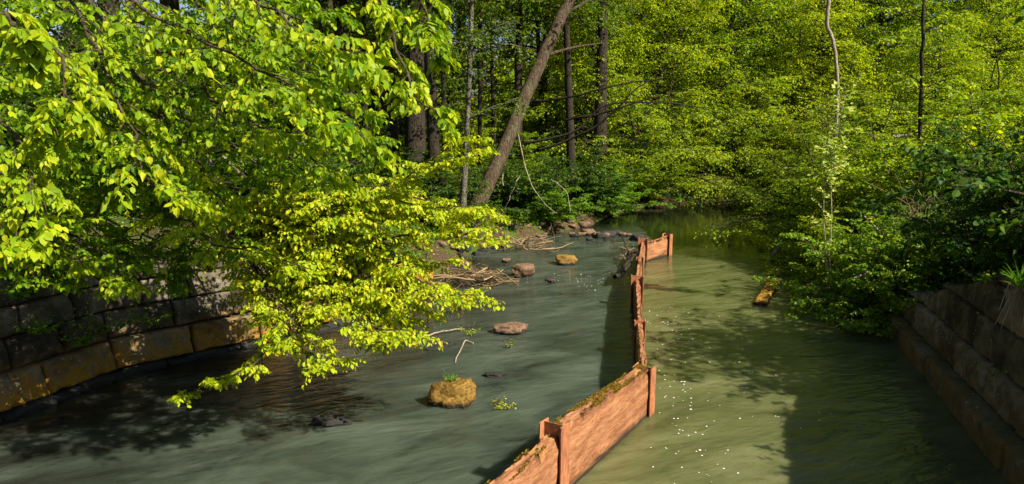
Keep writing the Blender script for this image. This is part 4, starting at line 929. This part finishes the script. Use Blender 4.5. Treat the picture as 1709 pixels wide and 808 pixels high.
for k in range(46):                             # tumbled stones along the left bank
    i = rr.choice([6, 7, 8, 8, 9, 9, 9, 10, 10, 11]); a, b_ = BK[i], BK[i + 1] if i + 1 < len(BK) else BK[0]; f = rr.random(); off = rr.uniform(-0.25, 0.55)
    q = a[:2] + (b_[:2] - a[:2]) * f; nn_ = np.array([-(b_[1] - a[1]), b_[0] - a[0]]); nn_ /= np.linalg.norm(nn_); q = q + nn_ * off
    zz = max(float(ground(q[0], q[1])), -0.05); s_ = rr.uniform(.09, .24)
    rock((q[0], q[1], zz), s_, s_ * rr.uniform(.6, 1), s_ * rr.uniform(.5, .9), ROCK_BROWN if rr.random() < .7 else ROCK_DARK, "brown tumbled stone among others at the foot of the left bank", 40 + k, G_BANK, sink=0.3, sub=3, rz=rr.uniform(0, 3))
G_RIF = "stones of the low riffle"
for k in range(15):
    f = k / 14; q = on_z(955 + 112 * f + rr.uniform(-4, 4), 396 + rr.uniform(-5, 6)); s_ = rr.uniform(.08, .2)
    rock(q, s_ * 1.2, s_ * .8, s_ * .8, ROCK_BROWN if rr.random() < .5 else ROCK_DARK, "low stone in the row crossing the left channel before the pool", 100 + k, G_RIF, sink=0.15, sub=3)
for k, (px, py, sx, lab) in enumerate([(1180, 333, 0.9, "orange silt bar at the far shore under the bright bush"), (1075, 346, 0.7, "orange silt bar at the pool's left corner")]):
    o = rock(on_z(px, py), sx, .35, .10, ROCK_BROWN, lab, 140 + k, sink=0.05, name="silt_bar"); o['category'] = "silt bar"
for k, (px, py, y, s_) in enumerate([(655, 440, 11.8, .38), (600, 455, 11.3, .34), (700, 455, 12.4, .34), (560, 480, 10.9, .3)]):
    q = at(px, py, y); rock((q[0], q[1], q[2] - .15), s_, s_ * .7, s_ * .7, STONE_L, "pale sandstone boulder half hidden behind the yellow sprays", 150 + k, "sandstone boulders behind the sprays", sub=4, name="boulder")

# ------------------------------------------------------------------ driftwood, debris and small plants
def brush(name, c, rx, ry, h, n, ln, label, cat, seed, leafn=0, stuffmat=TWIG):
    g_ = rg(seed); o = empty(name, c, label, cat)
    B = np.array(c) + np.stack([g_.normal(0, rx * .5, n), g_.normal(0, ry * .5, n), g_.uniform(0, h, n)], 1)
    D = np.stack([g_.normal(0, 1, n), g_.normal(0, .7, n), g_.normal(.1, .28, n)], 1); D = nrm(D); L_ = ln * g_.uniform(.3, 1.2, n)
    u = np.linspace(-.5, .5, 6)[None, :, None]; P = B[:, None] + D[:, None] * L_[:, None, None] * u + np.cumsum(g_.normal(0, .03, (n, 6, 3)), 1) * L_[:, None, None]
    P[..., 2] = np.maximum(P[..., 2], c[2] - .02); R = (.003 + .026 * g_.random((n, 1)) ** 4) * np.linspace(1, .5, 6)[None]
    V, f, _ = tubes(P, R, 5); m = n // 2
    mk("twigs", V, f, STRAW, o, np.repeat(np.clip(g_.normal(.25, .28, n), 0, 1), 30), True)
    if leafn:
        q = P[g_.integers(0, n, leafn), g_.integers(0, 6, leafn)]
        lv = leaves(q, g_.normal(0, 1, (leafn, 3)), Z + g_.normal(0, .5, (leafn, 3)), g_.uniform(.03, .06, leafn), .7, np.clip(g_.normal(.6, .2, leafn), 0, 1), False); mk("foliage", lv[0], lv[1], LEAF_HERB, o, lv[2])
    return o
q = on_z(800, 478); brush("debris_pile", (q[0] - .1, q[1] + .2, .04), 0.85, .4, .22, 150, .7, "heap of drift twigs and dead reeds jutting from the left bank into the stream", "debris", 71, 60)
q = on_z(890, 416); brush("debris_pile", (q[0] - .1, q[1], .06), .9, .5, .2, 90, .8, "dry brown sticks washed against the bank stones below the leaning tree", "debris", 72, 20)
t = empty("driftwood", (1.95, 13.3, 0), "tangled driftwood snagged on the left side of the barrier", "driftwood")
cs = [[(1030, 458, 13.0), (1045, 440, 13.5), (1060, 425, 14)], [(1026, 462, 12.9), (1040, 455, 13.2), (1055, 432, 13.8)], [(1050, 432, 13.8), (1042, 405, 13.6), (1038, 390, 13.5)], [(1050, 432, 13.8), (1035, 415, 13.6), (1024, 408, 13.5)], [(1036, 452, 13.1), (1030, 438, 13.1), (1024, 428, 13)], [(1048, 425, 14), (1058, 420, 14.2), (1066, 424, 14.2)]]
V, f, _ = tubes(np.stack([curve([at(*p) for p in c], 9, rng, .015) for c in cs]), np.array([[.045], [.05], [.014], [.012], [.012], [.03]]) * np.linspace(1, .55, 9)[None], 7)
mk("branch", V, f, BARK_DARK, t, smooth=True)
brush("debris_pile", (*on_z(1052, 440)[:2], .08), .3, .7, .28, 60, .45, "small clump of dead twigs behind the driftwood against the barrier", "debris", 73, 12)
def sprig(name, c, n, h, label, cat, seed, mat=LEAF_HERB, size=.035, nl=8, spread=.5, barkmat=None):
    g_ = rg(seed); o = empty(name, c, label, cat); az = g_.uniform(0, 6.28, n)
    D = nrm(np.stack([np.cos(az) * spread, np.sin(az) * spread, np.ones(n)], 1)); hh = h * g_.uniform(.6, 1.1, n); u = np.linspace(0, 1, 6)[None, :, None]
    P = np.array(c) + D[:, None] * hh[:, None, None] * u + np.stack([np.cos(az), np.sin(az), -0.5 + 0 * az], 1)[:, None] * .25 * hh[:, None, None] * u ** 2
    V, f, _ = tubes(P, np.full((n, 6), .003), 4); mk("stem", V, f, TWIG, o)
    lv = leaf_along(g_, P, nl, size, .75, .2, .5, .15, True, (.5, .22)); mk("foliage", lv[0], lv[1], mat, o, lv[2]); return o
q = on_z(785, 560); sprig("water_plant", (*q[:2], 0), 12, .22, "yellow-green waterweed sprig on drift twigs left of the flat rock", "water plant", 81, LEAF_YEL, .04, 8, .9)
q = on_z(850, 582); sprig("water_plant", (*q[:2], 0), 5, .2, "tiny green sprout rising from the water below the flat rock", "water plant", 82, LEAF_YEL, .04, 6, .4)
q = on_z(842, 682); sprig("water_plant", (*q[:2], 0), 12, .16, "low trailing green plant in the water right of the mossy boulder", "water plant", 83, LEAF_YEL, .035, 8, 1.6)
q = np.array([1.30, 7.35, .0]); sprig("sprig", (1.28, 7.15, .2), 4, .42, "bright leafy sprig growing up beside the barrier's bend", "plant", 84, LEAF_HERO, .06, 6, .3)
log("drift_twig", [[*on_z(712, 563)[:2], .015], [*on_z(735, 557)[:2], .03], [*on_z(775, 551)[:2], .02]], .014, BARK_PALE, "tan twig lying on the water near the yellow sprays' tips", "twig")
log("drift_twig", [[*on_z(790, 574)[:2], .01], [*on_z(775, 572)[:2], .02], [*on_z(760, 606)[:2], .012]], .012, BARK_PALE, "thin bent twig in the water below the waterweed sprig", "twig")
g_ = random.Random(77)
for k in range(16):                            # weeds leaning over the edge of the left wall
    f = k / 15 * 3.999; i = int(f); a, b_ = BK[1 + i], BK[2 + i]; q = a[:2] + (b_[:2] - a[:2]) * (f - i); d_ = (b_[:2] - a[:2]) / np.linalg.norm(b_[:2] - a[:2])
    q = q + np.array([-d_[1], d_[0]]) * (.36 + .2 * g_.random()); sprig("wall_plant", (q[0], q[1], float(a[2] + (b_[2] - a[2]) * (f - i)) - .06), 12, g_.uniform(.4, .65), "leafy weed in the row leaning over the top edge of the left wall", "plant", 300 + k, LEAF_HERB, .07, 8, 1.1)['group'] = "weeds along the top of the left wall"
# plants in the left wall's joints
for k, (px, py, y, hh, lab) in enumerate([(70, 560, 7.05, .30, "leafy weed rooted in the left wall's third joint near the frame edge"), (140, 580, 7.35, .34, "bushy weed growing from the joint above the ochre stones"), (185, 560, 7.6, .45, "tall thin weed in the middle joint of the left wall"), (255, 545, 8.05, .34, "broad weed in the left wall under the hanging sprays"), (300, 500, 8.2, .32, "small weed high in the left wall by the sprays"), (35, 500, 6.95, .3, "fern-like weed near the top of the left wall at the edge")]):
    sprig("wall_plant", at(px, py, y - .12), 16, hh, lab, "plant", 90 + k, LEAF_HERB, .06, 9, 1.0)
sprig("wall_plant", at(1638, 475, 6.75), 10, .3, "green weed on top of the right wall", "plant", 97, LEAF_HERB, .07, 7, .9)
sprig("wall_plant", at(1657, 628, 5.9), 4, .14, "small weed clinging to the middle of the right wall", "plant", 98, LEAF_HERB, .04, 6, .7)
t = empty("hanging_grass", at(1700, 478, 6.0), "grass tuft on the right wall with dead roots hanging over the edge", "grass tuft")
tuft(at(1702, 476, 5.95), "", 30, .22, .06, GRASS, 99, "blades", parent=t)
g_ = rg(100); n = 40; B = at(1703, 480, 5.95) + g_.normal(0, .04, (n, 3)); u = np.linspace(0, 1, 5)[None, :, None]
P = B[:, None] + (np.array([-.08, -.06, 0]) + g_.normal(0, .05, (n, 1, 3))) * u - Z * g_.uniform(.15, .4, (n, 1, 1)) * u ** 1.2
V, f, _ = tubes(P, np.full((n, 5), .003), 3); mk("roots", V, f, STRAW, t, np.repeat(g_.random(n), 15))

# ------------------------------------------------------------------ ground cover, litter, foam and painted glints (uncountable)
def cover(name, boxes, dens, size, hmax, mat, label, seed, dmin=.25, near=False, nmask=.0, tint=(.45, .22)):
    g_ = rg(seed); pts = []
    for x0, x1, y0, y1, k in boxes:
        n = int((x1 - x0) * (y1 - y0) * dens * k); pts.append(np.stack([g_.uniform(x0, x1, n), g_.uniform(y0, y1, n)], 1))
    p = np.concatenate(pts); d, hb, wl2 = bank_dist(p[:, 0], p[:, 1])
    k = (d > np.where(wl2 > .5, .36, dmin)) & (pn(p[:, 0], p[:, 1], 1.3, seed) + g_.normal(0, .25, len(p)) > nmask); p = p[k]; n = len(p)
    hgt = hmax * g_.random(n) ** 1.2 * np.clip(.55 + pn(p[:, 0], p[:, 1], .9, seed + 1), .1, 1.3)
    B = np.stack([p[:, 0], p[:, 1], ground(p[:, 0], p[:, 1]) + hgt], 1); az = g_.uniform(0, 6.28, n)
    D = np.stack([np.cos(az), np.sin(az), g_.normal(-.1, .35, n)], 1); Nn = Z + g_.normal(0, .35, (n, 3))
    lv = leaves(B, D, Nn, size * g_.uniform(.5, 1.2, n), .85, np.clip(g_.normal(*tint, n), 0, 1), near)
    o = mk(name, lv[0], lv[1], mat, None, lv[2]); return tag(o, label, None, None, 'stuff')
tag(cover("undergrowth", [(-11, -2, 6, 14, 1.6), (-11, 4, 12, 28, 1), (-5, 1.5, 11, 20, 2.2), (2, 6, 20, 32, 1)], 220, .075, .38, LEAF_HERB, "low green herbs covering the left bank", 201), cat="undergrowth")
tag(cover("undergrowth", [(5, 12, 7, 24, 1.5), (8, 22, 14, 34, .8)], 260, .08, .45, LEAF_HERB, "low green herbs covering the right bank", 202), cat="undergrowth")
tag(cover("leaf_litter", [(-11, 3, 6, 24, 1), (4.5, 9, 6, 14, 1)], 160, .06, .02, STRAW, "dead brown leaves strewn over the banks", 203, nmask=-.3, tint=(.2, .2)), cat="leaf litter")
g_ = rg(210); N = 130; s_ = g_.random(N) ** 1.2
fp = np.stack([1.55 + .55 * s_ + g_.normal(0, .16, N) - .0, 5.0 + 6.5 * s_], 1); fp[:, 0] += np.interp(fp[:, 1], [5, 7, 9, 11.5], [.0, .05, .35, .55]); keep = barrier_side(fp[:, 0], fp[:, 1]) > .15; fp = fp[keep]
ex = np.stack([g_.uniform(1.7, 3.4, 60), g_.uniform(6.5, 11, 60)], 1); fp = np.concatenate([fp, ex, np.stack([g_.normal(1.55, .35, 45), g_.normal(13.6, .45, 45)], 1)]); fp = fp[np.abs(barrier_side(fp[:, 0], fp[:, 1])) > .12]; N = len(fp)  # last batch paints the glints of the riffle as white flecks
th = np.arange(7) * 2 * math.pi / 7; rad = g_.uniform(.003, .009, N) * np.where(g_.random(N) < .1, 1.6, 1)
V = np.zeros((N, 8, 3)); V[:, :7, 0] = fp[:, :1] + rad[:, None] * np.cos(th) * 1.2; V[:, :7, 1] = fp[:, 1:] + rad[:, None] * np.sin(th); V[:, :7, 2] = .003; V[:, 7, :2] = fp; V[:, 7, 2] = .003 + rad * .5
k7 = np.arange(7); f = (np.stack([k7, (k7 + 1) % 7, np.full(7, 7)], 1)[None] + (np.arange(N) * 8)[:, None, None]).reshape(-1, 3)
tag(mk("foam_and_glints", V.reshape(-1, 3), [f], FOAM, smooth=True), "white foam flecks along the barrier, with painted glints by the driftwood", "foam", None, 'stuff')
